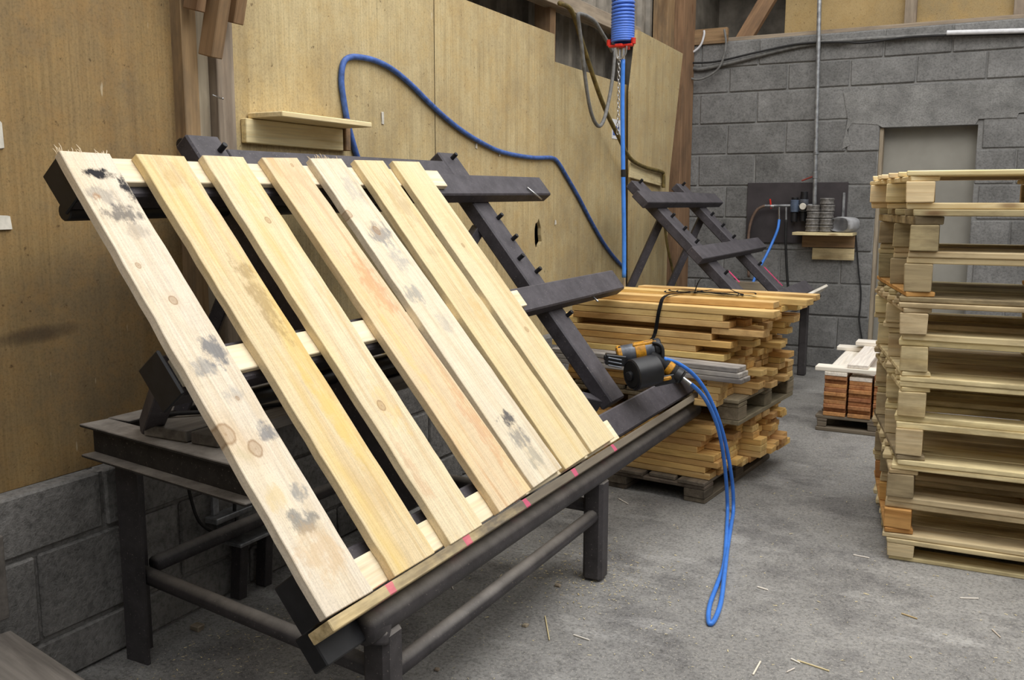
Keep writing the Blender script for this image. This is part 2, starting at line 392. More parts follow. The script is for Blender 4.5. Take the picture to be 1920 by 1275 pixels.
def prism(name, mat, poly, th, M, parent=None):
    bm = bmesh.new()
    a = [bm.verts.new((x, y, 0)) for x, y in poly]; b = [bm.verts.new((x, y, th)) for x, y in poly]; n = len(poly)
    bm.faces.new(a[::-1]); bm.faces.new(b)
    for i in range(n): bm.faces.new((a[i], a[(i+1) % n], b[(i+1) % n], b[i]))
    bmesh.ops.recalc_face_normals(bm, faces=bm.faces[:])
    return put(name, to_mesh(bm, name), mat, M, parent)

# ================================================================== SETTING
XW = -2.177          # face of the block plinth of the left wall
XP = -2.235          # face of the plywood panels
YB = 7.53            # face of the back wall
ZL = .552            # ledge of the plinth
fl = tag(bbox2('floor', 'floor', (-2.6, -2.6, -.12), (4.6, 8.0, 0), bev=0), 'grey stained concrete workshop floor', kind='structure')

# ---- left wall: block plinth, plywood panels
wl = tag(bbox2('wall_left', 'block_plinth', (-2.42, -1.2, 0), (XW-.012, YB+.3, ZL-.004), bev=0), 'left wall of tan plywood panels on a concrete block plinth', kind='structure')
def block(parent, mat, lo, hi, sd):
    return box('block', mat, (V(lo)+V(hi))/2, tuple(V(hi)-V(lo)), parent, bev=.006, jit=.003, seed=sd)
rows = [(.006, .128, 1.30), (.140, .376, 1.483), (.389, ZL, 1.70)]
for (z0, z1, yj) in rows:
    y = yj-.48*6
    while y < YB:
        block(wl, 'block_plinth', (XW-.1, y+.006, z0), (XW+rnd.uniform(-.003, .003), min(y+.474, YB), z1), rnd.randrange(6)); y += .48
def panel(name, mat, y0, y1, z0, z1, x=XP, th=.02, poly=None):
    return box(name, mat, (x-th/2, (y0+y1)/2, (z0+z1)/2), (th, y1-y0-.004, z1-z0), wl, bev=.0015)
xa = XP+.045
y_post0, y_post1 = PX(345, 150, xa).y-.05, PX(440, 150, xa).y+.05
panel('panel', 'plyA', -1.2, .83, ZL, 3.2); panel('panel', 'plyA', .83, y_post0+.06, ZL, 3.2)
yj1 = PX(815, 140, XP).y; yj2 = PX(1040, 120, XP).y; yj3 = PX(1186, 200, XP).y
panel('panel', 'plyB', y_post1-.06, yj1, ZL, 3.2)
ztC = PX(1037, 63, XP).z; ztD = PX(1110, 138, XP).z
# panel C with a hole punched through it near the lower right
def holed_panel():
    bm = bmesh.new(); y0, y1, z0, z1 = yj1+.002, yj2-.002, ZL, ztC
    hc = PX(1009, 441, XP); r2 = random.Random(3)
    hole = [(hc.y+(.042+r2.uniform(-.012, .012))*math.cos(a), hc.z+(.082+r2.uniform(-.016, .02))*math.sin(a)) for a in (2*math.pi*k/14 for k in range(14))]
    outer = [(y0, z0), (y1, z0), (y1, z1), (y0, z1)]
    out = []
    for k in range(14):
        a = math.atan2(hole[k][1]-hc.z, hole[k][0]-hc.y); dx, dz = math.cos(a), math.sin(a); t = 1e9
        if abs(dx) > 1e-6: t = min(t, ((y1 if dx > 0 else y0)-hc.y)/dx)
        if abs(dz) > 1e-6: t = min(t, ((z1 if dz > 0 else z0)-hc.z)/dz)
        out.append((hc.y+dx*t, hc.z+dz*t))
    ring = []
    for k in range(14):
        ring.append(out[k]); a, b_ = out[k], out[(k+1) % 14]
        for c in outer:
            if (abs(a[0]-c[0]) < 1e-4 or abs(a[1]-c[1]) < 1e-4) and (abs(b_[0]-c[0]) < 1e-4 or abs(b_[1]-c[1]) < 1e-4) and not (abs(a[0]-b_[0]) < 1e-4 or abs(a[1]-b_[1]) < 1e-4):
                ring.append(c)
    for xx, flip in ((0, 0), (-.02, 1)):
        H = [bm.verts.new((xx, p[0]-hc.y, p[1]-hc.z)) for p in hole]; O = {p: bm.verts.new((xx, p[0]-hc.y, p[1]-hc.z)) for p in ring}
        for k in range(14):
            i = ring.index(out[k]); j = ring.index(out[(k+1) % 14]); seq = []
            while True:
                seq.append(O[ring[i]])
                if i == j: break
                i = (i+1) % len(ring)
            f = [H[k]]+seq+[H[(k+1) % 14]]
            bm.faces.new(f if not flip else f[::-1])
        if xx == 0: H0 = H
        else:
            for k in range(14): bm.faces.new((H0[k], H0[(k+1) % 14], H[(k+1) % 14], H[k]))
    bmesh.ops.recalc_face_normals(bm, faces=bm.faces[:])
    put('panel', to_mesh(bm, 'panel'), 'plyC', T((XP, hc.y, hc.z)), wl)
holed_panel()
panel('panel', 'plyC', yj2, yj3, ZL, ztD)
# timber studs behind the panels
for yy in (yj1, yj2+.02, yj3):
    bbox2('stud', 'timber', (XP-.12, yy-.035, ZL), (XP-.021, yy+.035, 2.9 if yy < yj3 else 2.0), wl) if yy != yj2+.02 else bbox2('stud', 'timber', (XP-.12, yy-.035, 1.9), (XP-.021, yy+.035, 2.9), wl)
bbox2('panel', 'plyC', (XP-.02, yj3+.004, ZL), (XP, 6.95, 1.75), wl)
# corrugated sheet behind the gap
def corrugated():
    bm = bmesh.new(); y0, y1, z0, z1 = 3.3, YB+.3, .45, 3.6; p = .19; prof = [(0, 0), (.3, 0), (.38, .03), (.62, .03), (.70, 0), (1, 0)]
    pts = []; y = y0
    while y < y1:
        for (u, h) in prof[:-1]: pts.append((y+u*p, h))
        y += p
    A = [bm.verts.new((h, q, z0)) for q, h in pts]; B = [bm.verts.new((h, q, z1)) for q, h in pts]
    for i in range(len(pts)-1): bm.faces.new((A[i], A[i+1], B[i+1], B[i]))
    put('cladding_sheet', to_mesh(bm, 'cladding'), 'clad', T((-2.46, 0, 0)), wl)
corrugated()
# horizontal timber plate over the gap
t2 = tag(beam('trim_2', 'timber_grey', (-2.25, 3.3, 2.40), (-2.25, 6.15, 2.43), .09, .085), 'dusty timber plate running over the gap above the plywood', kind='structure')
bbox2('added_cavity_board', 'timber_grey', (-2.452, 3.3, 2.455), (-2.28, 7.0, 2.475), wl)  # added board over the cavity, keeps light out of the gap
# leaning plywood sheet near the corner
q = [PX(1203, 55, -2.16), PX(1287, 100, -2.16), PX(1262, 330, -2.16), PX(1243, 560, -2.19), PX(1180, 560, -2.19), PX(1190, 170, -2.16)]
prism('panel', 'plyE', [(-(p.y-6.5), p.z-1.5) for p in q], .018, axes((-2.205, 6.5, 1.5), -Y, Z, X), wl).__setitem__('label', 'plywood sheet with a slanted top leaning in the corner')
# corner post and corner timbers
t3 = thing('trim_3', (-2.2, 7.45, 0), 'reddish timber post in the corner of the block wall', None, kind='structure')
pa, pb = PX(1258, 330, -2.2), PX(1296, 330, -2.13)
bbox2('post', 'timber_red', (-2.42, 7.22, 0), (-2.235, YB-.012, 3.2), t3)
bbox2('post', 'timber', (-2.42, 7.02, 2.0), (-2.30, 7.18, 3.2), t3)

# ---- timber post with knee braces on the left wall
t1 = thing('trim_1', (XP, 2.1, ZL), 'old timber post with knee braces between plywood panels', None, kind='structure')
xa = XP+.045
ya, yb2, yc, yd = PX(345, 150, xa).y, PX(373, 150, xa).y, PX(408, 150, xa).y, PX(440, 150, xa).y
bbox2('post_side', 'timber', (XP-.05, ya, ZL), (xa, yb2, 3.2), t1); bbox2('post_core', 'timber_grey', (XP-.05, yb2, ZL), (xa-.035, yc, 3.2), t1)
bbox2('post_side', 'timber_grey', (XP-.05, yc, ZL), (xa, yd, 1.93), t1)
ym = (yb2+yc)/2
def knee(y, z, wy, m, ln=1.2, out=.1):
    d = V((.26, 0, .966)); p = V((xa-.06+out, y, z)); beam('knee_brace', m, p, p+d*ln, wy, .06, t1, up=V((-.966, 0, .26)))
knee(ym-.020, 1.74, .046, 'timber', out=.092); knee(ya+.018, 1.865, .034, 'timber', out=.095); knee(yc+.036, 1.855, .044, 'timber', out=.095)
tube('bent_nail', 'chrome', [PX(398, 178, xa+.0), PX(410, 183, xa+.02), PX(418, 185, xa+.05)], .003, t1, 6)

# ---- back wall of concrete blocks with a door recess
dx0, dx1, dzt = -.800, -.140, 1.862
wb = thing('wall_back', (0, YB, 0), 'back wall of grey concrete blocks', None, kind='structure')
ZT = 2.575
for (x0, x1, z0, z1) in ((-2.42, dx0, 0, ZT), (dx1, 4.6, 0, ZT), (dx0, dx1, dzt, ZT)):
    bbox2('mortar_core', 'mortar', (x0, YB+.012, z0), (x1, YB+.12, z1), wb, bev=0)
zr = [.006, .168, .424, .677, .930, 1.183, 1.437, 1.688, 1.931, 2.174, 2.372, ZT]
for i in range(len(zr)-1):
    z0, z1 = zr[i]+.006, zr[i+1]-.006
    off = (-1.949 if i % 2 else -1.72)+({0: 0, 9: .0}.get(i, 0))
    x = off-.459*2
    while x < 4.4:
        a, b_ = max(x+.006, -2.3), x+.453; x += .459
        if b_-a < .03: continue
        segs = [(a, b_)]
        if z0 < dzt-.05:
            segs = []
            if a < dx0: segs.append((a, min(b_, dx0)))
            if b_ > dx1: segs.append((max(a, dx1), b_))
        for (s0, s1) in segs:
            if s1-s0 > .03: block(wb, 'block', (s0, YB+rnd.uniform(-.003, .004), z0), (s1, YB+.11, z1), rnd.randrange(6))
# rendered lintel area over the recess
r3 = random.Random(5); pp = [(-1.06, 1.71), (-1.03, 1.93), (-1.07, 2.13), (-.6, 2.16), (0, 2.14), (.3, 2.17), (.3, 1.95), (.11, 1.93), (.1, 1.90), (dx1+.0, 1.90), (dx1-.02, dzt-.0), (dx0+.02, dzt), (dx0-.02, 1.885), (-1.0, 1.90), (-1.03, 1.85), (-1.0, 1.74)]
prism('plaster_patch', 'plaster', [(x, z) for x, z in pp], .007, axes((0, YB+.001, 0), X, Z, -Y), wb)
d1 = thing('door_1', ((dx0+dx1)/2, YB+.1, 0), 'recessed doorway boarded with a flat grey panel', None, kind='structure')
bbox2('door_leaf', 'doorgrey', (dx0-.02, YB+.121, 0), (dx1+.02, YB+.15, dzt+.02), d1); bbox2('door_frame', 'timber_grey', (dx0, YB+.02, 0), (dx0+.028, YB+.12, dzt-.0), d1)
tag(bbox2('wall_added_right', 'block', (4.4, -2.6, 0), (4.6, YB, 3.5), bev=0), 'plain grey block wall added out of view on the right to shape the light', kind='structure')  # added, unseen: blocks level light from the right
tag(bbox2('wall_added_front', 'block', (-2.42, -2.8, 0), (4.6, -2.6, 3.5), bev=0), 'plain grey block wall added out of view opposite the doorway wall to shape the light', kind='structure')  # added, unseen: blocks level light from behind the camera
# timber framing above the block wall
bbox2('sill_plate', 'timber_grey', (-2.3, YB+.02, ZT), (4.6, YB+.2, ZT+.03), wb)
for (x0, x1) in ((PY(1467, 30, YB).x, PY(1697, 30, YB).x), (PY(1716, 30, YB).x, PY(1902, 30, YB).x), (PY(1922, 30, YB).x, 1.6), (1.66, 3.0)):
    bbox2('panel', 'osb', (x0, YB+.10, ZT+.03), (x1, YB+.12, 3.5), wb)
for px in (1706, 1912):
    x0 = PY(px, 30, YB).x; bbox2('stud', 'timber_grey', (x0-.04, YB+.03, ZT+.03), (x0+.04, YB+.12, 3.5), wb)
lx = PY(1467, 30, YB).x
bbox2('added_loft_back', 'clad', (-2.4, YB+1.3, ZT), (lx+.4, YB+1.32, 3.6), wb, bev=0); bbox2('added_loft_floor', 'timber_grey', (-2.4, YB+.2, ZT), (lx+.4, YB+1.3, ZT+.02), wb, bev=0)  # loft box added behind the opening so that it falls into shade
bbox2('added_loft_side', 'clad', (-2.42, YB+.2, ZT), (-2.4, YB+1.3, 3.6), wb, bev=0); bbox2('added_loft_side', 'clad', (lx+.4, YB+.12, ZT), (lx+.42, YB+1.3, 3.6), wb, bev=0)
bbox2('added_loft_roof', 'clad', (-2.42, YB+.12, 3.5), (lx+.42, YB+1.32, 3.52), wb, bev=0)  # added out-of-view cover, shades the loft from above
a, b_ = PY(1388, 78, YB), PY(1446, -20, YB); beam('diagonal_brace', 'timber_red', (a.x, YB+.06, a.z), (b_.x, YB+.06, b_.z), .07, .12, wb, up=X)
for px, ww in ((1292, .05),):
    x0 = PY(px, 30, YB).x; bbox2('stud', 'timber_red', (x0-ww, YB-.05, 2.45), (x0+ww, YB+.02, 3.5), wb)
a = PY(1325, 72, YB); bbox2('batten', 'timber', (a.x-.12, YB-.02, 2.56), (a.x+.17, YB+.03, 2.68), wb)

# ================================================================== MAIN JIG
def jigframe(P0, th, ph=0, ps=0):
    D = V((math.sin(ph)*math.cos(ps), math.cos(ph)*math.cos(ps), math.sin(ps)))
    E = V((math.cos(th), 0, -math.sin(th))); E = (E-D*E.dot(D)).normalized(); N = E.cross(D); N = N if N.z > 0 else -N
    W = lambda s, y, h: P0+E*s+D*y+N*h
    def pix(x, y, h):
        p = PN(x, y, N, N.dot(P0)+h)-P0; return p.dot(E), p.dot(D)
    return E, N, W, pix
J0 = V((-1.2, 1.5, .56)); JE, JN, JW, JP = jigframe(J0, math.radians(50.96), math.radians(1.114), math.radians(.577))
def sbox(name, mat, W, E, N, s, y, h, parent, bev=.003):
    """box given by ranges along slope, along the wall and along the normal; local x runs along the wall."""
    c = W((s[0]+s[1])/2, (y[0]+y[1])/2, (h[0]+h[1])/2)
    return box(name, mat, c, (y[1]-y[0], s[1]-s[0], h[1]-h[0]), parent, (-E.cross(N) if E.cross(N).y < 0 else E.cross(N), -E, N), bev)

jig = thing('assembly_jig', (-1.65, 2.3, 0), 'black steel pallet jig on a bench, holding a half-built pallet deck', 'workbench')
HR = (-.100, -.044)
for (s0, s1, y0, y1) in ((-1.113, -1.008, -.056, 2.415), (-.566, -.461, -.105, 2.483), (-.002, .103, -.09, 2.45)):
    rl = sbox('rail', 'rail', JW, JE, JN, (s0, s1), (y0, y1), HR, jig, .006)
    sbox('end_plate', 'black', JW, JE, JN, (s0-.004, s1+.006), (y0-.010, y0-.0005), (-.108, -.026), rl, .004)
# long nails and bolts left on the rails
tube('nail', 'chrome', [JW(*JP(988, 352, -.04), -.038), JW(*JP(1011, 378, -.05), -.034)], .004, jig, 6, raw=True)
tube('nail', 'chrome', [JW(*JP(1115, 556, -.044), -.05), JW(*JP(1121, 565, -.03), -.03)], .004, jig, 6, raw=True)
# sloped bars
def slope_bar(y0, y1, s0, s1, drift, pegs, parent=jig, W=JW, E=JE, N=JN, h=(-.160, -.101), m='rail', yw=.0):
    p, q = W(s0, (y0+y1)/2, (h[0]+h[1])/2), W(s1, (y0+y1)/2+drift, (h[0]+h[1])/2)
    d = (q-p).normalized(); yv = N.cross(d).normalized()
    b_ = box('sloped_bar', m, (p+q)/2, ((q-p).length, y1-y0, h[1]-h[0]), parent, (d, yv, d.cross(yv)), .006)
    for (s, off) in pegs:
        c = W(s, (y0+y1)/2+drift*(s-s0)/(s1-s0)+off, h[1]); cyl('peg', 'black', c-N*.005, c+N*.03, .009, b_, 10)
slope_bar(1.785, 1.915, -1.281, -.025, 0, [(-1.246, .01), (-.927, .04), (-.817, .04), (-.648, .045), (-.426, .05), (-.72, -.02)])
slope_bar(.460, .585, -1.281, -.025, 0, [(-1.22, .03)])
# tie between the bars, pipe behind the top end
sbox('tie_bar', 'rail', JW, JE, JN, (-1.232, -1.118), (.587, 1.783), (-.155, -.102), jig)
cyl('pipe_stub', 'black', JW(-1.30, .50, -.17), JW(-1.30, .60, -.17), .020, jig, 14)
cyl('pipe', 'black', JW(-1.028, -.045, -.126), JW(-1.028, 1.2, -.126), .024, jig, 14)
cyl('pipe', 'black', JW(-.445, .10, -.123), JW(-.445, .8, -.123), .022, jig, 14)
# stop strip and front tube
sbox('stop_strip', 'strip', JW, JE, JN, (.114, .140), (-.115, 2.44), (-.075, -.004), jig, .002)
FT = lambda t, dz=0: JW(.168, t, -.095)+Z*dz
l1, l2 = FT(.12), FT(1.36)
box('leg', 'steel', (l1.x-.004, l1.y, (l1.z-.02)/2), (.072, .072, l1.z-.02), jig, bev=.012)
box('leg', 'steel', (l2.x-.010, l2.y, (l2.z-.02)/2), (.072, .072, l2.z-.02), jig, bev=.012)
tube('front_tube', 'steel', [FT(.085, -.045), FT(.10, -.012), FT(.15), FT(1.4), FT(2.43)], .033, jig, 12, 4)
sbox('corner_bracket', 'black', JW, JE, JN, (.106, .19), (-.085, .10), (-.150, -.102), jig)
xl = l1.x-.004
# rear legs (angle iron) and beams
def angle_leg(x, y, z1, parent):
    bm = bmesh.new(); poly = [(0, 0), (.085, 0), (.085, .010), (.010, .010), (.010, .085), (0, .085)]
    a = [bm.verts.new((u, v, 0)) for u, v in poly]; b_ = [bm.verts.new((u, v, z1)) for u, v in poly]
    bm.faces.new(a[::-1]); bm.faces.new(b_)
    for i in range(6): bm.faces.new((a[i], a[(i+1) % 6], b_[(i+1) % 6], b_[i]))
    put('leg', to_mesh(bm, 'leg'), 'steel', T((x, y, 0)), parent)
angle_leg(-2.125, 1.70, .615, jig); angle_leg(-2.125, 2.84, .615, jig)
def ibeam(name, p, q, parent, wd=.085, hh=.092):
    p, q = V(p), V(q); d, y, z = frame(q-p); L = (q-p).length
    o = box(name, 'beam', (p+q)/2, (L, .012, hh-.016), parent, (d, y, z), .002)
    for s in (-1, 1): box('flange', 'beam', (p+q)/2+z*(s*(hh/2-.004)), (L, wd, .008), o, (d, y, z), .002)
ibeam('side_beam', (-2.14, 1.655, .663), (-1.45, 1.545, .663), jig); ibeam('side_beam', (-2.05, 2.90, .663), (-1.45, 2.88, .663), jig)
ibeam('rear_beam', (-2.10, 1.70, .663), (-2.10, 2.95, .663), jig)
# stretchers
def bar(p, q, r=.024): tube('stretcher', 'steel', [V(p), V(q)], r, jig, 10, raw=True)
bar((-2.085, 1.742, .250), (l1.x, l1.y, .235)); bar((-2.09, 1.785, .262), (-2.09, 2.85, .262)); bar((l1.x, l1.y, .225), (l2.x-.01, l2.y, .235)); bar((-2.09, 2.87, .27), (l2.x-.01, l2.y, .26))
# struts carrying the slope
p = JW(-.93, 1.82, -.16); beam('strut', 'rail', p, (-2.06, p.y-.30, .70), .06, .04, jig)
p = JW(-.93, .50, -.16); beam('strut', 'rail', p, (-2.06, p.y-.12, .70), .06, .04, jig)
beam('strut', 'rail', JW(-.53, -.06, -.105), (-1.93, 1.66, .715), .05, .05, jig)
beam('strut', 'rail', JW(-.06, .52, -.165), (-1.60, 1.95, .66), .05, .05, jig, up=Y)
beam('strut', 'rail', JW(-.06, 1.80, -.165), (-1.60, 2.9, .66), .05, .05, jig, up=Y)

# ---- pallet deck lying on the jig
dk = thing('pallet_deck', JW(-.55, .7, -.044), 'half-built pallet deck of seven pale pine slats on the sloped jig', 'pallet')
SL = [((110, 283), (205, 286), (700, 1106), (612, 1160)), ((256, 290), (344, 290), (816, 1035), (742, 1082)), ((379, 292), (455, 292), (906, 984), (846, 1020)),
      ((490, 294), (558, 296), (997, 918), (938, 960)), ((581, 296), (641, 297), (1055, 878), (1000, 914)), ((664, 300), (718, 300), (1106, 850), (1061, 880)), ((735, 301), (786, 303), (1153, 821), (1110, 847))]
SM = [dict(base=(236, 222, 200), warm=(220, 200, 170), yellow=.10,
           stains=[(.045, .085, -.045, .065, 1.0, (36, 35, 38)), (.06, .16, .04, .078, 1.0, (44, 43, 46)), (.09, .17, -.07, .03, .45, (104, 104, 106)), (.15, .22, -.06, .075, .75, (84, 82, 82)), (.20, .26, -.03, .06, .4, (140, 132, 122)), (.12, .155, -.05, -.025, .7, (168, 122, 76)),
                   (.52, .63, -.01, .075, .75, (84, 92, 104)), (.58, .64, -.07, .04, .55, (104, 112, 122)), (.66, .72, -.02, .06, .4, (130, 134, 136)), (.76, .83, .01, .078, .7, (92, 100, 112)), (.80, .86, -.075, -.02, .4, (190, 180, 140)), (.92, .99, .0, .07, .6, (112, 118, 124)), (.97, 1.05, -.05, .06, .7, (104, 108, 110)), (1.0, 1.18, -.075, .075, .45, (206, 172, 126)), (.9, .98, -.075, .0, .45, (214, 188, 128))],
           knots=[(.33, -.035, .007), (.43, .003, .011), (.775, -.062, .024), (.825, -.01, .019), (.7, .02, .005)]),
      dict(base=(232, 210, 168), warm=(214, 184, 132), yellow=.5, stains=[(.30, .62, -.01, .075, .55, (146, 120, 74)), (.6, 1.0, .0, .05, .45, (222, 190, 100)), (.0, .12, -.05, .06, .35, (184, 152, 104)), (.9, 1.1, -.07, .07, .3, (206, 176, 126)), (.3, 1.0, .05, .085, .35, (196, 160, 96))], knots=[]),
      dict(base=(236, 218, 182), warm=(218, 190, 146), yellow=.3, stains=[(.7, .95, -.03, .05, .3, (224, 186, 96)), (.02, .2, -.02, .04, .3, (226, 190, 110)), (.9, 1.15, -.07, -.02, .35, (190, 140, 100)), (.4, .6, .02, .07, .3, (220, 182, 116))], knots=[(.225, .012, .010), (.83, -.012, .014)]),
      dict(base=(232, 208, 170), warm=(214, 174, 130), yellow=.2, stains=[(.33, .62, -.03, .08, .6, (204, 150, 108)), (.75, 1.2, .02, .09, .5, (206, 156, 116)), (.0, .15, -.04, .06, .35, (196, 164, 124)), (.5, .9, -.06, -.01, .3, (226, 192, 110))], knots=[(.03, .03, .006)]),
      dict(base=(234, 220, 194), warm=(216, 196, 162), yellow=.06, stains=[(.24, .36, -.06, .08, .7, (116, 120, 126)), (.34, .46, -.04, .06, .45, (136, 140, 144)), (.48, .58, -.08, .02, .55, (120, 124, 128)), (.60, .7, -.02, .07, .35, (150, 150, 150)), (.97, 1.04, -.06, .05, .85, (62, 64, 72)), (1.03, 1.12, -.07, .06, .6, (104, 106, 110)), (1.1, 1.2, -.06, .06, .5, (140, 138, 128)), (.05, .2, -.03, .08, .4, (150, 150, 148))], knots=[(.22, -.078, .013), (.29, .0, .015)]),
      dict(base=(230, 210, 168), warm=(212, 184, 134), yellow=.15, stains=[(.08, .3, -.06, .07, .45, (178, 154, 114)), (.5, .8, -.02, .06, .4, (204, 168, 108)), (.36, .42, -.05, .05, .3, (170, 150, 118))], knots=[]),
      dict(base=(232, 214, 174), warm=(214, 188, 140), yellow=.12, stains=[(.2, .45, -.05, .03, .25, (190, 166, 124)), (.75, .9, -.05, .06, .25, (196, 170, 124))], knots=[(.38, -.01, .008), (.75, .02, .010)])]
def slat_mesh(L, w0, w1, th, sd, fray=False):
    r2 = random.Random(sd); bm = bmesh.new(); n = 26; R = []
    for i in range(n+1):
        t = i/n; x = L*t; wd = w0*(1-t)+w1*t; a = -wd/2+r2.uniform(-.0016, .0016); b_ = wd/2+r2.uniform(-.0016, .0016)
        e = r2.uniform(-.0015, .0015) if 0 < i < n else 0
        xs = [x+e]*4
        R.append([bm.verts.new((xs[0], a, -th)), bm.verts.new((xs[1], b_, -th)), bm.verts.new((xs[2], b_-.001, 0)), bm.verts.new((xs[3], a+.001, 0))])
    for A, B in zip(R, R[1:]):
        for k in range(4): bm.faces.new((A[k], A[(k+1) % 4], B[(k+1) % 4], B[k]))
    bm.faces.new(R[0]); bm.faces.new(R[-1][::-1]); bmesh.ops.recalc_face_normals(bm, faces=bm.faces[:])
    sharp = [e for e in bm.edges if len(e.link_faces) == 2 and e.calc_face_angle(0) > 1.0]
    bmesh.ops.bevel(bm, geom=sharp, offset=.0016, segments=1, affect='EDGES')
    return to_mesh(bm, 'slat')
for i, (qd, pr) in enumerate(zip(SL, SM)):
    a, b_, c, d = [JP(x, y, 0) for x, y in qd]
    t0 = ((a[0]+b_[0])/2, (a[1]+b_[1])/2); t1_ = ((c[0]+d[0])/2, (c[1]+d[1])/2)
    p, q = JW(*t0, 0), JW(*t1_, 0); dv = (q-p).normalized(); yv = JN.cross(dv).normalized()
    cw = abs(dv.dot(JE))
    o = put('slat', slat_mesh((q-p).length, (b_[1]-a[1])*cw, (c[1]-d[1])*cw, .023, i), mat_slat(i, **pr), axes(p, dv, yv, JN), dk)
    r2 = random.Random(40+i)
    if i in (0, 4):          # torn fibres at the sawn top end
        bm = bmesh.new()
        for k in range(26):
            yy = r2.uniform(-.07, .06); b0 = V((.002, yy, r2.uniform(-.02, 0))); b1 = b0+V((-r2.uniform(.006, .022), r2.uniform(-.008, .008), r2.uniform(-.002, .01)))
            tube_bm(bm, [b0, (b0+b1)/2+V((0, 0, .002)), b1], [.0012, .001, .0004], 4)
        put('torn_fibres', to_mesh(bm, 'fibres'), 'pine', axes(p, dv, yv, JN), o)['kind'] = 'stuff'
for (s0, s1, y0, y1) in ((-1.108, -1.033, -.04, 1.52), (-.546, -.477, -.09, 1.50), (.030, .108, -.085, 1.50)):
    sbox('cross_board', 'pine', JW, JE, JN, (s0, s1), (y0, y1), (-.0435, -.0235), dk, .002)

# ---- planks and odds lying on the bench frame
pk = 'grey plank lying on the steel bench frame below the sloped jig'
for (x0, x1, z0, m, lb) in ((-1.885, -1.735, .711, 'plank_dust_shade', 'wide'), (-1.72, -1.63, .711, 'plank_dust_shade', 'narrow')):
    tag(bbox2('plank', m, (x0, 1.60, z0), (x1, 2.97, z0+.03)), lb+' '+pk, 'plank', 'planks on the bench frame')
tag(tube('cable', 'cable', [(-1.92, 1.66, .748), (-1.86, 1.70, .752), (-1.78, 1.8, .748), (-1.7, 1.95, .748)], .006), 'short black cable lying over the grey planks under the jig', 'cable')
tag(tube('cable', 'cable', [PX(350, 892, -2.13), PX(358, 935, -2.13), PX(375, 980, -2.12), PX(410, 1004, -2.10)], .005), 'thin black cable hanging in a curve below the bench side beam', 'cable')
tag(tube('cable', 'cable', [PX(440, 910, -2.13), PX(440, 950, -2.13), PX(439, 985, -2.13)], .006), 'straight black cable dropping to the rear stretcher of the bench', 'cable')
bbt = thing('clamp', (-1.72, 2.45, .742), 'small red and black clamp lying on the planks under the jig', 'clamp')
box('body', 'black', (-1.72, 2.45, .765), (.07, .22, .046), bbt, bev=.01); box('handle', 'red', (-1.72, 2.62, .76), (.035, .16, .03), bbt, bev=.01)
# pedal stand by the wall
ps = thing('pedal_stand', (-2.11, 2.2, 0), 'low black steel stand with a metal bracket under the bench by the wall', 'stand')
for (px, py) in ((437, 1118), (478, 1092)):
    f0 = PZ(px, py); f0.x = max(f0.x, -2.14); beam('leg', 'steel', f0, (f0.x+.0, f0.y+.02, .205), .045, .035, ps)
bbox2('plate', 'galv', (-2.165, 2.10, .206), (-2.06, 2.32, .218), ps)
bbox2('bracket', 'galv', (-2.172, 2.06, .285), (-2.118, 2.22, .305), ps); bbox2('riser', 'galv', (-2.165, 2.10, .217), (-2.125, 2.16, .286), ps); bbox2('riser', 'galv', (-2.165, 2.08, .304), (-2.15, 2.105, .50), ps)

# ================================================================== NAIL GUN
gc = PN(1205, 706, JN, JN.dot(J0)+.05)
gu = V((cr.x, cr.y, 0)).normalized(); gf = V((cf.x, cf.y, 0)).normalized(); k = (gc-CAM).dot(cf)/F
G = lambda px, py, d=0: gc+gu*((px-1205)*k)+Z*((706-py)*k)+gf*d
gun = thing('nail_gun', gc, 'black and yellow coil nail gun resting on the lower right end of the jig', 'nail gun')
dr = cyl('nail_canister', 'black', G(1180, 697, -.07), G(1228, 690, -.025), .060, gun, 26, ch=.08)
cyl('canister_cap', 'rubber', G(1178.5, 697.2, -.0715), G(1181, 697, -.069), .052, dr, 26); cyl('cap_hub', 'black', G(1173, 699, -.078), G(1181, 697, -.068), .018, dr, 14)
bx_ = cyl('motor_housing', 'greym', G(1162, 668, .03), G(1234, 655, .03), .036, gun, 22)
cyl('yellow_band', 'yellow', G(1190, 663, .03), G(1212, 659, .03), .0375, bx_, 22); cyl('end_cap', 'black', G(1226, 656, .03), G(1240, 654, .03), .040, bx_, 22); cyl('front_collar', 'yellow', G(1158, 669, .03), G(1168, 667, .03), .038, bx_, 20)
beam('top_shell', 'yellow', G(1186, 650, .03), G(1230, 642, .03), .05, .016, gun)
beam('nose', 'black', G(1134, 672, .0), G(1172, 676, .0), .045, .04, gun); nz = beam('nose_guide', 'rubber', G(1131, 669, -.01), G(1160, 672, -.01), .02, .018, gun)
for j in range(3): beam('nose_rib', 'greym', G(1138, 668+j*7, -.026), G(1164, 673+j*7, -.026), .006, .006, gun)
beam('depth_trigger', 'black', G(1158, 652, .02), G(1172, 672, .02), .02, .02, gun)
hd = tube('handle', 'rubber', [G(1218, 668, .0), G(1240, 680, -.01), G(1262, 696, -.02), G(1278, 706, -.03)], [.026]*18+[.027], gun, 12)
cyl('handle_band', 'yellow', G(1248, 686, -.014), G(1258, 693, -.018), .0285, hd, 16); cyl('handle_end', 'black', G(1264, 698, -.02), G(1276, 705, -.03), .030, hd, 16)
cyl('air_fitting', 'chrome', G(1276, 705, -.03), G(1292, 717, -.04), .0085, gun, 12)
beam('magazine_arm', 'black', G(1222, 712, -.045), G(1262, 705, -.03), .03, .035, gun); beam('latch', 'yellow', G(1238, 706, -.06), G(1254, 703, -.055), .012, .014, gun)
tube('belt_hook', 'black', [G(1222, 642, 0), G(1234, 644, -.01), G(1240, 654, -.015), G(1240, 676, -.02)], .007, gun, 8)
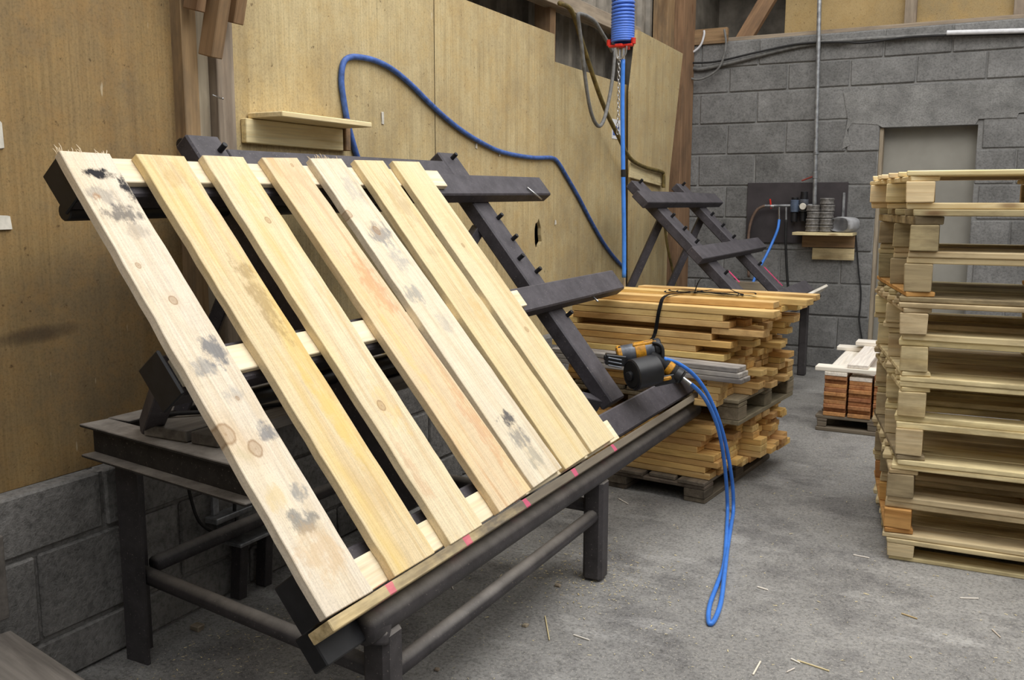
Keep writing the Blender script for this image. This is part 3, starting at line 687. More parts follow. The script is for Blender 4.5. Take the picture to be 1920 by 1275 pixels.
# hose: from the gun down to the floor, a long loop towards the viewer, and back
def flo(x, y): p = PZ(x, y, .0075); return p
def AT(x, y, d): return CAM+ray(x, y)*d
dg = (G(1290, 716, -.04)-CAM).dot(cf); df = (PZ(1366, 950, .008)-CAM).dot(cf)
def fall(P): return [AT(x, y, dg+(df-dg)*i/len(P)) for i, (x, y) in enumerate(P)]
hose1 = fall([(1290, 716), (1306, 729), (1322, 748), (1336, 775), (1347, 806), (1355, 845), (1360, 885), (1363, 925)])+[flo(1364, 958), flo(1363, 985), flo(1361, 1020), flo(1357, 1060), flo(1345, 1095), flo(1332, 1130), flo(1328, 1155), flo(1331, 1170),
        flo(1341, 1160), flo(1352, 1128), flo(1358, 1085)+Z*.012, flo(1364, 1030), flo(1371, 985), flo(1375, 958)]+fall([(1246, 673), (1268, 680), (1292, 695), (1312, 716), (1330, 745), (1347, 785), (1359, 825), (1368, 870), (1374, 915)])[::-1]
tag(tube('air_hose', 'blue', hose1, .0078, None, 10, 6), 'bright blue air hose from the nail gun, looping over the floor', 'hose')

# ================================================================== PALLETS
def pallet(M, L, D, h, mat, label, group, deck_n=6, flip=False, bw=.09, bd=.13, ts=.022, tst=.018, td=.019, mats=None, skew=0, name='wooden_pallet'):
    """skids and deck boards along local x, three stringers along y, nine blocks."""
    t = thing(name, (0, 0, 0), label, 'pallet', group, M=M); tb = h-ts-tst-td
    mats = mats or {}
    def place(nm, m, c, dims, rz=0, sd=0):
        c = V(c); c.x += skew*c.y
        if flip: c.z = h-c.z
        ax = (V((math.cos(rz), math.sin(rz), 0)), V((-math.sin(rz), math.cos(rz), 0)), Z)
        R = M.to_3x3(); mm = axes(M @ c, R @ ax[0], R @ ax[1], R @ ax[2])
        return put(nm, box_me(*dims, .003, .002, sd), m, mm, t)
    ys = (bd/2, D/2, D-bd/2); xs = (bw/2, L/2, L-bw/2); g = lambda k: mats.get(k, mat); sr = math.atan(-skew)
    for y in ys: place('skid', g('skid'), (L/2+rnd.uniform(-.01, .01), y, ts/2), (L, .10, ts), 0, rnd.randrange(4))
    for i, x in enumerate(xs):
        for j, y in enumerate(ys): place('block', g('block'), (x, y, ts+tb/2), (bw, bd, tb-.001), 0, rnd.randrange(4))
        if tst: place('stringer', g('stringer'), (x, D/2, ts+tb+tst/2), (bw+.005, D, tst-.001), sr, rnd.randrange(4))
    bwid = min(.125, D/deck_n*.95)
    for i in range(deck_n):
        y = bwid/2+(D-bwid)*i/(deck_n-1); place('deck_board', g('deck'), (L/2+rnd.uniform(-.012, .012), y, h-td/2), (L, bwid, td-.001), 0, rnd.randrange(4))
    return t
# tall stack on the right
ST = [  # base z, top z, left x of front corner, rear-left offset, flip, material, extra
    (0, .085, -.255, -.12, False, 'pal', {}), (.085, .218, -.272, -.12, True, 'pal_orange', {'skid': 'pal', 'deck': 'pal'}),
    (.218, .365, -.268, -.13, False, 'pal', {'block': 'pal_old'}), (.365, .520, -.247, -.16, True, 'pal', {'stringer': 'pal_old'}),
    (.520, .670, -.246, -.17, False, 'pal', {}), (.670, .820, -.248, -.17, True, 'pal', {}), (.820, .955, -.256, -.18, False, 'pal', {}),
    (.955, 1.113, -.252, -.18, True, 'pal_old', {'skid': 'pal', 'stringer': 'pal_orange'}), (1.113, 1.281, -.238, -.20, False, 'pal_old', {'skid': 'pal'}),
    (1.281, 1.414, -.258, -.225, False, 'pal_new', {})]
ords = ['bottom pallet resting on the floor', 'second pallet from the floor, with an orange corner block', 'third pallet from the floor', 'fourth pallet from the floor', 'fifth pallet from the floor', 'sixth pallet from the floor', 'fourth pallet from the top', 'third pallet from the top', 'greyish pallet just under the topmost', 'topmost new pale pallet']
for i, (z0, z1, x0, ro, fp, m, ex) in enumerate(ST):
    rz = math.radians(1.5+rnd.uniform(-.6, .6)); Dp = .78
    Mx = T((x0, 3.52+(.0 if i else .0)+rnd.uniform(-.008, .008), z0)) @ Matrix.Rotation(rz, 4, 'Z')
    kw = dict(ts=.016, tst=0, td=.018) if i == 0 else {}
    if i == 8: kw = dict(td=.024, tst=.03)
    pallet(Mx, 1.2, Dp, z1-z0-.0005, m, ords[i]+' in the tall pallet stack', 'pallets in the tall stack', 6, fp, mats=ex, skew=ro/Dp+math.tan(rz), **kw)

# ================================================================== LUMBER PILE
th6 = math.radians(-6); LA = V((-1.027, 3.850, 0)); LX = V((math.cos(th6), math.sin(th6), 0)); LY = V((-math.sin(th6), math.cos(th6), 0))
def LM(u, v, z): return LA+LX*u+LY*v+Z*z
pallet(axes(LM(.0, -.03, 0), LY, -LX, Z), .88, .86, .099, 'pal_dark', 'dark pallet on the floor under the strapped lumber pile', 'pallets of the lumber pile', 6, bw=.1, bd=.1)
_bl = [box_me(1, wd, t_, .002, .0015, s) for s, (wd, t_) in enumerate(((.088, .0272), (.091, .0272), (.084, .0272)))]
def board(u0, u1, v, z, mat, label, cat, group, mi=0, dz=0, yaw=0):
    c = LM((u0+u1)/2, v, z); d = (LX*math.cos(yaw)+LY*math.sin(yaw)); y = Z.cross(d)
    o = put('lumber_board', _bl[mi], mat, axes(c, d*(u1-u0), y, Z)); tag(o, label, cat, group); return o
ORD = ['bottom', 'second', 'third', 'fourth', 'fifth', 'sixth', 'seventh', 'eighth', 'ninth', 'tenth', 'eleventh', 'twelfth', 'thirteenth', 'fourteenth']
def ordl(i, n): return 'top layer' if i == n-1 else ('bottom layer' if i == 0 else ORD[i]+' layer up')
zb0 = .100
for ly in range(8):
    for cx in range(9):
        v = .047+cx*.0945+rnd.uniform(-.0015, .0015); e = rnd.uniform(-.06, .05)+(.06 if cx > 3 else 0)+(-.05 if ly == 6 and cx == 0 else 0)+(.02 if ly < 2 else 0)
        board(-.96+rnd.uniform(-.03, .03), e, v, zb0+.0137+ly*.0287, 'pile_low' if rnd.random() < .7 else 'pile', 'sawn orange yellow board, %s of the lower lumber tier' % ordl(ly, 8), 'board', 'boards in the lower tier of the lumber pile', rnd.randrange(3))
zp = zb0+8*.0287+.001
pallet(axes(LM(.085, .125, zp), LY, -LX, Z), .80, .98, .118, 'pal_grey', 'greyish pallet between the two tiers of the lumber pile', 'pallets of the lumber pile', 7, bw=.1, bd=.1)
zu = zp+.1185
front_end = [.02, -.02, .0, -.08, -.03, -.02, .03, -.10, .06, -.03, .20, .05, .02, .24]
nl = 14
for ly in range(nl):
    for cx in range(8):
        v = .10+cx*.0965+rnd.uniform(-.002, .002)
        e = front_end[ly] if cx == 0 else rnd.uniform(-.02, .14)+(.05 if ly > 9 else 0)
        if ly == 12 and cx < 2: e = front_end[ly]
        s = -.82+rnd.uniform(-.03, .03)+(.09 if ly > 10 else 0)
        if ly == 10 and cx == 0: s += .06
        if cx == 0 and ly < 6: s = -.035 if e > .0 else None
        if s is None: continue
        if cx == 0 and ly == 10:      # dark slot in the front of the tier, held open by short ends
            board(s, s+.09, v, zu+.0137+ly*.0290, 'pile', 'short board end closing the left of the dark slot in the upper lumber tier', 'board', None); s = -.03
        board(s, e, v, zu+.0137+ly*.0290, 'pile' if rnd.random() < .8 else 'pile_low', 'sawn yellow board, %s of the strapped upper lumber tier' % ordl(ly, nl), 'board', 'boards in the upper tier of the lumber pile', rnd.randrange(3))
ztop = zu+nl*.0290
for j, (u0, u1, v, yw, lb) in enumerate(((-.66, .21, .17, .03, 'loose board lying on top of the lumber pile, under the strap band'), (-.70, .30, .40, -.05, 'loose board askew on top of the lumber pile, under the strap loops'), (-.62, .27, .60, .02, 'loose board on top of the lumber pile beside the strap loops'))):
    board(u0, u1, v, ztop+.0137, 'pile', lb, 'board', 'loose boards on top of the lumber pile', j % 3, yaw=yw)
# weathered boards along the foot of the upper tier
wz = zu+.128
for j in range(3):
    c0, c1 = LM(-.75, -.035, wz+j*.0222), LM(.175-.01*j, -.065, wz+j*.0222)
    tag(beam('weathered_board', 'weather', c0, c1, .10, .0216), ('lowest', 'middle', 'uppermost')[j]+' of three weathered grey boards beside the upper lumber tier', 'board', 'weathered boards beside the lumber pile')
for j in range(4): tag(box('spacer', 'pile', LM(.02+.012*(j-1), -.045+.004*j, zu+.0146+j*.0290), (.10-.010*j, .09, .0286), None, (LX, LY, Z)), ('lowest', 'second lowest', 'second highest', 'uppermost')[j]+' short yellow offcut propping the weathered grey boards', 'offcut', 'offcuts under the weathered boards')
# strapping
ss = thing('strapping', LM(-.28, 0, ztop), 'black plastic strap tied over the upper lumber tier', 'strap')
def strip_path(P, wd, wv, name, mat, parent):
    bm = bmesh.new(); P = smooth_pts(P, 5); prev = None; o = V(P[0])
    for p in P:
        a = bm.verts.new(p-o-V(wv)*wd/2); b_ = bm.verts.new(p-o+V(wv)*wd/2)
        if prev: bm.faces.new((prev[0], prev[1], b_, a))
        prev = (a, b_)
    bmesh.ops.solidify(bm, geom=bm.faces[:], thickness=.002)
    return put(name, to_mesh(bm, name), mat, T(o), parent)
strip_path([LM(-.30, -.10, zu+.25), LM(-.29, .03, ztop-.15), LM(-.27, .045, ztop-.02), LM(-.265, .10, ztop+.034), LM(-.24, .3, ztop+.033), LM(-.2, .5, ztop+.034)], .018, LX, 'strap_band', 'rubber', ss)
for j, (rx, ry) in enumerate(((.19, .07), (.15, .055), (.21, .06))):
    cen = LM(-.18+.02*j, .33, ztop+.032+.004*j)
    strip_path([cen+LX*(rx*math.cos(a))+LY*(ry*math.sin(a))+Z*(.004*math.sin(3*a)) for a in (2*math.pi*q_/16 for q_ in range(17))], .024, LY, 'strap_loop', 'rubber', ss)
strip_path([LM(-.22, .32, ztop+.03), LM(-.20, .36, ztop+.10), LM(-.10, .33, ztop+.075), LM(.02, .3, ztop+.035)], .015, LY, 'strap_tail', 'rubber', ss)

# ---- small stack of red-brown boards
SBx, SBy = -.825, 5.425
pallet(T((SBx, SBy+.02, 0)), .60, 1.0, .09, 'pal_dark', 'low dark pallet under the red brown board stack', None, 6, bw=.05, bd=.08)
cx0 = SBx+.045
rb = box_me(1.0, .122, .0222, .002, .002, 9)
for cidx in range(4):
    n = (11, 10, 11, 10)[cidx]
    for ly in range(n):
        o = put('lumber_board', rb, 'whitewood' if (ly == n-1 and cidx < 2) else 'redwood', axes((cx0+.065+cidx*.134-.02, SBy+.52+rnd.uniform(-.012, .012), .0905+.0115+ly*.0235), Y, -X, Z))
        if ly == n-1 and cidx < 2: tag(o, 'pale planed board on top of the red brown board stack', 'board', 'pale boards on the red brown stack')
        else: tag(o, 'red brown board, %s of the low stack beyond the pallets' % ordl(ly, n), 'board', 'red brown boards in the low stack')
zt = .0905+11*.0235+.001
for (c, dm, ax) in (((-.60, SBy+.07, zt+.012), (.50, .11, .024), (X, Y, Z)), ((-.62, SBy+.5, zt+.036), (.95, .11, .022), (Y, -X, Z)), ((-.45, SBy+.5, zt+.036), (.95, .11, .022), (Y, -X, Z)), ((-.52, SBy+.86, zt+.060), (.42, .13, .024), (X, Y, Z)), ((-.60, SBy+.90, zt+.012), (.50, .11, .024), (X, Y, Z))):
    lb = 'white planed board laid crosswise at the %s end of the red brown stack' % ('board-end' if c[1] < SBy+.3 else 'wall') if ax[0] == X else 'long white planed board laid over the white crosswise boards'
    if c[2] > zt+.05: lb = 'uppermost white planed board laid crosswise over the red brown stack'
    tag(box('planed_board', 'whitewood', c, dm, None, ax), lb, 'board', 'white boards over the red brown stack')

# ================================================================== SECOND JIG
J2 = thing('assembly_jig', (-1.6, 6.3, 0), 'bare black pallet jig on a bench in the corner, with no slats on it', 'workbench')
K0 = V((-1.437, 0, .988)); KE, KN, KW, KP = jigframe(K0, math.radians(44))
for (s0, s1, y0, y1) in ((-.555, -.455, 5.12, 6.79), (-.10, 0, 5.14, 6.80), (.345, .44, 5.5, 6.95)):
    sbox('rail', 'rail', KW, KE, KN, (s0, s1), (y0, y1), (-.05, 0), J2, .004)
for (x0, x1) in ((1230, 1253), (1311, 1327)):
    ya_, yb_ = KP(x0, 392, -.055)[1]+.05, KP(x1, 392, -.055)[1]
    slope_bar(ya_, yb_, -.70, .40, -.05, [(-.68, 0), (-.38, 0), (-.27, 0), (-.16, 0), (.1, 0)], J2, KW, KE, KN, (-.11, -.051))
    p = KW(-.42, (ya_+yb_)/2, -.11); beam('strut', 'rail', p, (p.x-.22, p.y-.12, .62), .05, .045, J2)
for (x_, y_, ln_) in ((1450, 518, .09), (1376, 518, .05)):
    s_, t_ = KP(x_, y_, -.05); sbox('paint_mark', 'pink', KW, KE, KN, (s_-ln_, s_+ln_), (t_-.012, t_+.012), (-.0515, -.0495), J2, 0)
sbox('stop_strip', 'whitewood', KW, KE, KN, (.455, .475), (5.5, 7.30), (-.045, .03), J2, .002)
sbox('front_tube', 'steel', KW, KE, KN, (.44, .50), (5.5, 7.28), (-.11, -.05), J2, .008)
for (x, y) in ((-1.22, 7.18), (-1.22, 5.6), (-2.04, 7.18), (-2.04, 5.6)): box('leg', 'steel', (x, y, .30), (.06, .06, .6), J2, bev=.008)
for (p, q_) in (((-1.22, 5.55, .6), (-1.22, 7.22, .6)), ((-2.04, 5.55, .6), (-2.04, 7.22, .6)), ((-2.04, 5.6, .6), (-1.22, 5.6, .6)), ((-2.04, 7.18, .6), (-1.22, 7.18, .6))): beam('frame_bar', 'steel', p, q_, .05, .05, J2)
for (c, dm, lb) in (((-1.62, 6.95, .655), (.30, .05, .09), 'short wood offcut standing on the empty jig bench'), ((-1.45, 7.05, .64), (.5, .09, .025), 'thin brown board lying on the empty jig bench')):
    c = V(c); c.z = .626+dm[2]/2
    tag(box('wood_offcut', 'timber_grey', c, dm), lb, 'offcut')

# ================================================================== WALL THINGS
XH = XP+.012
hp = [(672, 300), (664, 275), (652, 230), (644, 185), (640, 150), (644, 118), (658, 107), (686, 109), (712, 117), (740, 133), (772, 160), (802, 190), (832, 218), (866, 245), (900, 266), (935, 283), (972, 292), (1005, 296), (1034, 296), (1046, 304), (1062, 330), (1085, 370), (1110, 418), (1138, 465), (1170, 502), (1205, 526)]
tag(tube('air_hose', 'bluewall', [PX(x, y, XH) for x, y in hp], .0115, None, 8, 4), 'dusty blue air hose pinned in a wave along the plywood wall', 'hose')
# plank shelf on the plywood wall
sh = thing('wall_shelf', PX(545, 270, XP), 'rough plank shelf nailed to the plywood wall', 'shelf')
a, b_ = PX(452, 268, XP), PX(634, 281, XP); a2 = PX(452, 222, XP)
bbox2('back_board', 'pal_new', (XP+.001, a.y, a.z), (XP+.026, b_.y, a2.z), sh)
p = PX(462, 221, XP+.03); q_ = PX(668, 237, XP+.09)
box('shelf_board', 'pal_new', (XP+.08, (a.y+q_.y)/2+.02, a2.z+.011), (q_.y-a.y-.02, .15, .018), sh, (Y, -X, Z))
box('batten', 'timber', (XP+.02, b_.y+.02, a.z+.06), (.03, .03, .12), sh)
# scraps of paper and plastic stuck to the panels
for (px, py, hh, ww, lb) in ((718, 222, .05, .018, 'torn white paper scrap stapled to the plywood left of the hose dip'), (893, 274, .022, .012, 'tiny white paper scrap under the blue wall hose'), (937, 288, .03, .02, 'crumpled plastic scrap at the blue wall hose'), (3, 418, .035, .05, 'crumpled grey scrap on the brown panel'), (-7, 252, .07, .035, 'white label at the edge of the brown plywood panel'), (1041, 417, .026, .012, 'small white scrap on the plywood right of the hole')):
    c = PX(px, py, XP+.003); tag(box('paper_scrap', 'paper', c, (.004, ww, hh), bev=0, jit=.006, seed=px), lb, 'paper scrap')
st = thing('sticker', PX(1158, 243, XP+.002), 'white sticker with a blue patch on the plywood behind the chain', 'sticker')
c = PX(1158, 243, XP+.002); box('sheet', 'white', c, (.002, .2, .125), st, bev=0); box('blue_patch', 'bluewall', c+V((.0015, -.03, -.01)), (.002, .11, .06), st, bev=0)
c = PX(1210, 328, -2.15); tag(beam('wood_cleat', 'pal', PX(1180, 317, -2.165), PX(1244, 336, -2.165), .012, .11), 'short wood cleat nailed across the leaning sheet', 'cleat')
# olive hose and grey cable on the left wall
def c7(P): return [(1000+x/4.903, y/4.903) for x, y in P]
tag(tube('hose', 'olive', [PX(x, y, -2.14) for x, y in c7([(240, 30), (330, 72), (385, 180), (430, 330), (520, 610), (600, 850), (680, 1050), (770, 1230)])+[(1180, 295), (1208, 313), (1240, 322), (1244, 330), (1244, 352)]], .0135, None, 8), 'olive brown hose running down the wall behind the hanging coil', 'hose')
tag(tube('hose', 'olive', [PX(1246, 420, -2.1), PX(1252, 465, -2.08), PX(1262, 510, -2.06), PX(1268, 545, -2.0)], .010, None, 8), 'thin brown hose hanging behind the empty jig', 'hose')
tag(tube('cable', 'greyhose', [PX(x, y, -2.08) for x, y in c7([(725, 470), (680, 385), (620, 285), (565, 200), (490, 148), (430, 128), (412, 150), (428, 290), (450, 470), (475, 700), (510, 940), (550, 1090), (600, 1160), (645, 1110), (690, 940), (730, 700), (752, 430)])], .011, None, 8), 'grey cable hanging in a long loop on the wall', 'cable')
# hanging coil hose
Yc = 4.6; cxh = PY(1168, 40, Yc)
ch = thing('coil_hose', (cxh.x, Yc, PY(1168, 75, Yc).z), 'bright blue spiral air hose hanging from above with a red end cap', 'hose')
zb = PY(1168, 80, Yc).z; pts = []; zc = zb; pit = .0112; nseg = 20
for i in range(30*nseg):
    a = 2*math.pi*i/nseg; pts.append(V((cxh.x+.052*math.cos(a), Yc+.052*math.sin(a), zc))); zc += pit/nseg
    if i % nseg == 0 and i > 5*nseg: pit = min(.021, pit+.0011)
tube('coil', 'bluecoil', pts, .0088, ch, 7, raw=True)
rc = bbox2('end_cap', 'red', (cxh.x-.02, Yc-.06, zb-.028), (cxh.x+.02, Yc+.06, zb-.013), ch)
for s in (-1, 1): cyl('lug', 'red', (cxh.x+s*.066, Yc-.02, zb-.014), (cxh.x+s*.066, Yc-.02, zb+.016), .012, rc, 12)
box('cap_bar', 'red', (cxh.x, Yc-.02, zb-.018), (.13, .03, .012), rc)
hz = PY(1162, 112, Yc).z
tube('hook', 'chrome', [(cxh.x-.02, Yc-.03, zb-.02), (cxh.x-.018, Yc-.03, zb-.07), (cxh.x-.01, Yc-.03, hz), (cxh.x+.008, Yc-.03, hz+.002), (cxh.x+.03, Yc-.03, zb-.06), (cxh.x+.035, Yc-.03, zb-.02)], .004, ch, 8)
cyl('swivel', 'chrome', (cxh.x-.012, Yc-.01, zb-.08), (cxh.x-.012, Yc-.01, zb-.02), .010, ch, 12); cyl('swivel', 'chrome', (cxh.x+.008, Yc-.01, zb-.09), (cxh.x+.008, Yc-.01, zb-.02), .011, ch, 12)
tube('drop_hose', 'blue', [(cxh.x+.008, Yc-.01, zb-.085), PY(1167, 200, Yc), PY(1168.5, 330, Yc), PY(1170, 440, Yc), PY(1170, 520, Yc)], .0115, ch, 10)
e_ = PY(1170, 520, Yc); cyl('coupling', 'chrome', e_, e_-Z*.05, .011, ch, 12); cyl('tape', 'rubber', PY(1168.6, 318, Yc), PY(1168.7, 332, Yc), .0128, ch, 12)
# chain
bm = bmesh.new(); zc = hz+.004; i = 0
while zc > PY(1160, 252, Yc).z:
    ring = []
    for j in range(12):
        a = 2*math.pi*j/12; u, v = .006*math.cos(a), .0125*math.sin(a)
        ring.append(V((u, 0, v)) if i % 2 else V((0, u, v)))
    tube_bm(bm, [p_+V((-.006, 0, zc-hz)) for p_ in ring], .002, 5, True); zc -= .0195; i += 1
cn = put('chain', to_mesh(bm, 'chain', True), 'chrome', T((cxh.x, Yc-.03, hz)), ch); cn['kind'] = 'stuff'

# ---- air supply on the back wall
YW = YB-.012
pl_ = thing('backing_plate', PY(1494, 400, YB), 'dark rectangular sheet fixed to the block wall behind the air regulator', 'sheet')
A_, B_ = PY(1403, 343, YB), PY(1585, 458, YB)
bbox2('sheet', 'dark', (A_.x, YB-.016, B_.z), (B_.x, YB-.004, A_.z), pl_)
bbox2('upright', 'galv', (B_.x-.035, YB-.03, B_.z+.14), (B_.x-.015, YB-.016, A_.z-.08), pl_)
fr = thing('air_regulator', PY(1500, 385, YW), 'air pressure regulator with gauge and galvanised feed pipe on the block wall', 'regulator')
YR = YB-.07
cyl('feed_pipe', 'galv', PY(1527, 384, YR), PY(1538, -60, YR), .0165, fr, 12)
cyl('pipe_coupling', 'galv', PY(1528.2, 335, YR), PY(1528.6, 322, YR), .021, fr, 12); cyl('pipe_coupling', 'galv', PY(1530.3, 290, YR), PY(1530.5, 284, YR), .021, fr, 12)
beam('valve_lever', 'rust', PY(1503, 339, YR), PY(1524, 331, YR), .018, .012, fr)
cyl('manifold', 'galv', PY(1434, 386, YR), PY(1530, 385, YR), .010, fr, 12)
for (x_, y_, r_) in ((1490, 387, .034), (1507, 386, .036)):
    c = PY(x_, y_, YR); cyl('regulator_body', 'bluegrey' if x_ < 1500 else 'greym', c-Z*.045, c+Z*.05, r_, fr, 14); cyl('bowl', 'black', c-Z*.12, c-Z*.046, r_*.72, fr, 14); cyl('knob', 'black', c+Z*.05, c+Z*(.11 if x_ > 1500 else .07), r_*.75, fr, 14)
c = PY(1506, 387, YR-.04); g_ = cyl('gauge', 'paper', c, c-Y*.02, .026, fr, 18); cyl('gauge_rim', 'black', c+Y*.004, c-Y*.016, .029, fr, 18)
beam('valve_lever', 'red', PY(1444, 373, YR), PY(1446, 391, YR), .014, .012, fr, up=X); cyl('valve', 'chrome', PY(1445, 387, YR), PY(1452, 387, YR), .013, fr, 10)
cyl('outlet', 'chrome', PY(1461, 388, YR), PY(1461, 412, YR), .009, fr, 10); cyl('outlet', 'galv', PY(1474, 388, YR), PY(1474, 412, YR), .008, fr, 10)
tag(tube('air_hose', 'brownhose', [PY(1434, 386, YR), PY(1420, 393, YR), PY(1410, 410, YR), PY(1404, 435, YR), PY(1403, 470, YR), PY(1404, 520, YR)], .011, None, 8), 'brown hose curving down from the air regulator', 'hose')
tag(tube('air_hose', 'blue', [PY(1461, 412, YR), PY(1458, 430, YR-.02), PY(1448, 455, YR-.05), PY(1436, 480, YR-.1), PY(1420, 510, YR-.15), PY(1408, 540, YR-.2)], .011, None, 8), 'blue hose hanging from the regulator behind the empty jig', 'hose')
tag(tube('air_hose', 'cable', [PY(1474, 412, YR), PY(1473, 450, YR), PY(1475, 500, YR), PY(1478, 545, YR)], .010, None, 8), 'black hose dropping straight down from the air regulator', 'hose')
# shelf with coils
A_, B_ = PY(1491, 438, YB-.12), PY(1603, 441, YB-.12)
ws = thing('wall_shelf', V(((A_.x+B_.x)/2, YB-.06, A_.z)), 'small wooden shelf on the block wall beside the air regulator', 'shelf')
zs = PY(1550, 436, YB-.2).z
bbox2('shelf_board', 'pal', (A_.x, YB-.25, zs-.022), (B_.x, YB-.018, zs), ws)
a, b_ = PY(1506, 443, YB), PY(1602, 486, YB); bbox2('back_board', 'timber', (a.x, YB-.045, zs-.12), (b_.x, YB-.0165, zs-.0225), ws); bbox2('back_board', 'pal', (a.x+.08, YB-.038, zs-.215), (b_.x, YB-.0165, zs-.125), ws)
def coilstack(px, n, lab):
    c = PY(px, 433, YB-.14); t = thing('nail_coil_stack', (c.x, YB-.14, zs), lab, 'nail coils', 'nail coil stacks on the wall shelf')
    r2 = random.Random(px)
    for j in range(n):
        z0 = zs+j*.052; lathe('nail_coil', 'coilgrey', [(.02, z0*0), (.050, .002), (.054, .008), (.049, .024), (.055, .042), (.050, .0505), (.02, .051)], T((c.x+r2.uniform(-.004, .004), YB-.14, z0+.0005)), t, 20)
coilstack(1524, 4, 'shorter stack of grey nail coils on the wall shelf'); coilstack(1549, 5, 'taller stack of grey nail coils on the wall shelf')
jc = PY(1582, 424, YB-.16); jg = thing('plastic_jug', (jc.x, YB-.16, zs), 'white cut-open plastic jug lying on the wall shelf', 'jug')
bm = bmesh.new(); R0 = []; 
for (d_, rx, rz_) in ((0, .085, .052), (.03, .09, .058), (.13, .088, .055), (.135, .06, .035)):
    R0.append([bm.verts.new((rx*math.copysign(abs(math.cos(a))**.7, math.cos(a)), d_, rz_*math.copysign(abs(math.sin(a))**.7, math.sin(a)))) for a in (2*math.pi*j/20 for j in range(20))])
for A1, B1 in zip(R0, R0[1:]):
    for j in range(20): bm.faces.new((A1[j], A1[(j+1) % 20], B1[(j+1) % 20], B1[j]))
bm.faces.new(R0[-1]); bmesh.ops.solidify(bm, geom=bm.faces[:], thickness=.003); bmesh.ops.recalc_face_normals(bm, faces=bm.faces[:])
jr = Matrix.Rotation(math.radians(-32), 4, 'Z')
put('body', to_mesh(bm, 'jug', True), 'white', T((jc.x-.03, YB-.215, zs+.0615)) @ jr, jg)
lathe('spout', 'bluewall', [(.02, 0), (.02, .03)], T((jc.x-.03, YB-.215, zs+.0615)) @ jr @ axes((.03, .136, .015), X, Z, -Y*-1), jg)
# cables
tag(tube('cable', 'cable', [PY(x, y, YB-.02) for x, y in ((1604, 436), (1607, 470), (1610, 510), (1614, 545), (1613, 575), (1611, 600), (1617, 640))], .006, None, 6), 'thin black cable hanging down the block wall beside the doorway', 'cable')
for (P_, r_, m_, lb) in (([(1282, 122), (1310, 130), (1350, 122), (1400, 110), (1450, 97), (1500, 86), (1560, 78), (1640, 72), (1720, 68), (1800, 63), (1930, 58)], .016, 'greyhose', 'dusty grey cable bundle running along the top of the block wall'),
                         ([(1284, 118), (1340, 116), (1420, 98), (1500, 82), (1580, 79), (1620, 80), (1700, 70), (1780, 66), (1930, 63)], .008, 'cable', 'thin dark cable sagging below the grey bundle'),
                         ([(1286, 138), (1296, 147), (1312, 149), (1336, 138), (1352, 120), (1361, 85), (1358, 55)], .009, 'greyhose', 'grey cable loop hanging in the wall corner'),
                         ([(1289, 100), (1302, 96), (1314, 84), (1320, 66), (1320, 57)], .009, 'white', 'white cable curving up from the leaning sheet')):
    tag(tube('cable', m_, [PY(x, y, YB-{.016: .022, .008: .0455}.get(r_, .066 if m_ == 'greyhose' else .035)) for x, y in P_], r_, None, 7), lb, 'cable')
tag(cyl('conduit_pipe', 'white', PY(1775, 61.5, YB-.072), PY(1935, 57, YB-.072), .017, None, 12), 'white conduit pipe along the top of the block wall', 'pipe')

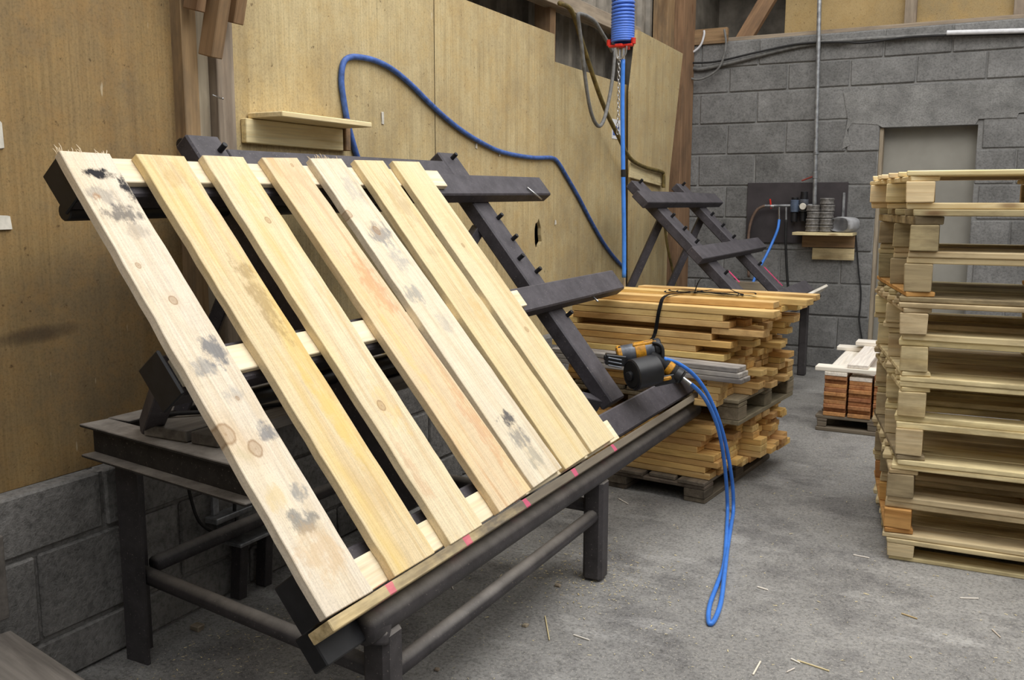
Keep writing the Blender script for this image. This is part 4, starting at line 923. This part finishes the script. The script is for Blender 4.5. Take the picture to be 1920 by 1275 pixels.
# ================================================================== FOREGROUND AND FLOOR BITS
f0, f1 = PZ(0, 1165, .30), PZ(172, 1278, .30)
fg = thing('grey_bench', (-1.9, 1.0, 0), 'weathered grey wooden bench end in front of the block plinth', 'bench')
dvec = (f1-f0).normalized(); nv = Z.cross(dvec)
if nv.y > 0: nv = -nv
mid = (f0+f1)/2
box('bench_top', 'plank_dust_shade', mid+nv*.16-Z*.02+dvec*.34, (1.0, .32, .04), fg, (dvec, -nv, Z), .006)
for s in (.0, .65): box('leg', 'plank_dust_shade', mid+nv*.1+dvec*s-Z*.17, (.07, .07, .259), fg, (dvec, -nv, Z), .005)
up0 = PX(4, 1150, -2.08); box('upright', 'plank_dust_shade', (-2.09, up0.y-.035, .40), (.05, .09, .21), fg)
r5 = random.Random(21)
SP = [(1495, 1238, 1555, 1258), (1483, 1235, 1500, 1243), (750, 1120, 800, 1098), (850, 1105, 842, 1085), (1022, 1155, 1030, 1200), (1412, 1265, 1426, 1240), (1800, 1121, 1835, 1122), (1160, 935, 1178, 945), (815, 1180, 880, 1150), (1075, 1190, 1105, 1200), (1490, 1253, 1475, 1260), (1600, 1040, 1630, 1046), (1690, 1150, 1720, 1160), (1860, 1180, 1876, 1195), (1420, 1100, 1440, 1106)]
for j, (x0, y0, x1, y1) in enumerate(SP):
    a, b_ = PZ(x0, y0, .003), PZ(x1, y1, .003)
    tag(beam('wood_splinter', 'whitewood' if j % 4 else 'pal', a, b_, r5.uniform(.0028, .005), .004, bev=.0008), 'thin wood splinter lying on the concrete floor', 'splinter', 'wood splinters on the floor')
for (x_, y_, s_) in ((1047, 1097, .02), (370, 1176, .035), (985, 1172, .018), (820, 1255, .016)):
    tag(box('wood_chip', 'timber_grey', PZ(x_, y_, s_*.25), (s_, s_*.8, s_*.5), bev=.003, jit=.004, seed=x_), 'small chip of wood on the concrete floor', 'chip', 'wood chips on the floor')
bm = bmesh.new()
def flake(c, s):
    a = r5.uniform(0, 6.28); d = V((math.cos(a), math.sin(a), 0)); e = V((-d.y, d.x, 0)); l_, w_ = s*r5.uniform(.5, 1.8), s*r5.uniform(.15, .4)
    v = [bm.verts.new(c+d*(i_*l_)+e*(j_*w_)+Z*(.0006+r5.uniform(0, .002))) for i_, j_ in ((-1, -1), (1, -1), (1, 1), (-1, 1))]; bm.faces.new(v)
for i in range(4200):
    if i < 1500: c = V((-2.05+abs(r5.gauss(0, .25)), r5.uniform(1.2, 4.5), .001))
    elif i < 2100: c = V((-1.2+r5.gauss(0, .16), 2.87+r5.gauss(0, .16), .001))
    else: c = V((r5.uniform(-1.9, 1.2), r5.uniform(1.4, 5.5), .001))
    if c.x < XW+.02: continue
    flake(c, r5.uniform(.0015, .0042))
tag(put('sawdust', to_mesh(bm, 'sawdust'), 'pal', T((0, 0, 0))), 'pale sawdust flecks strewn over the concrete floor', 'sawdust', kind='stuff')
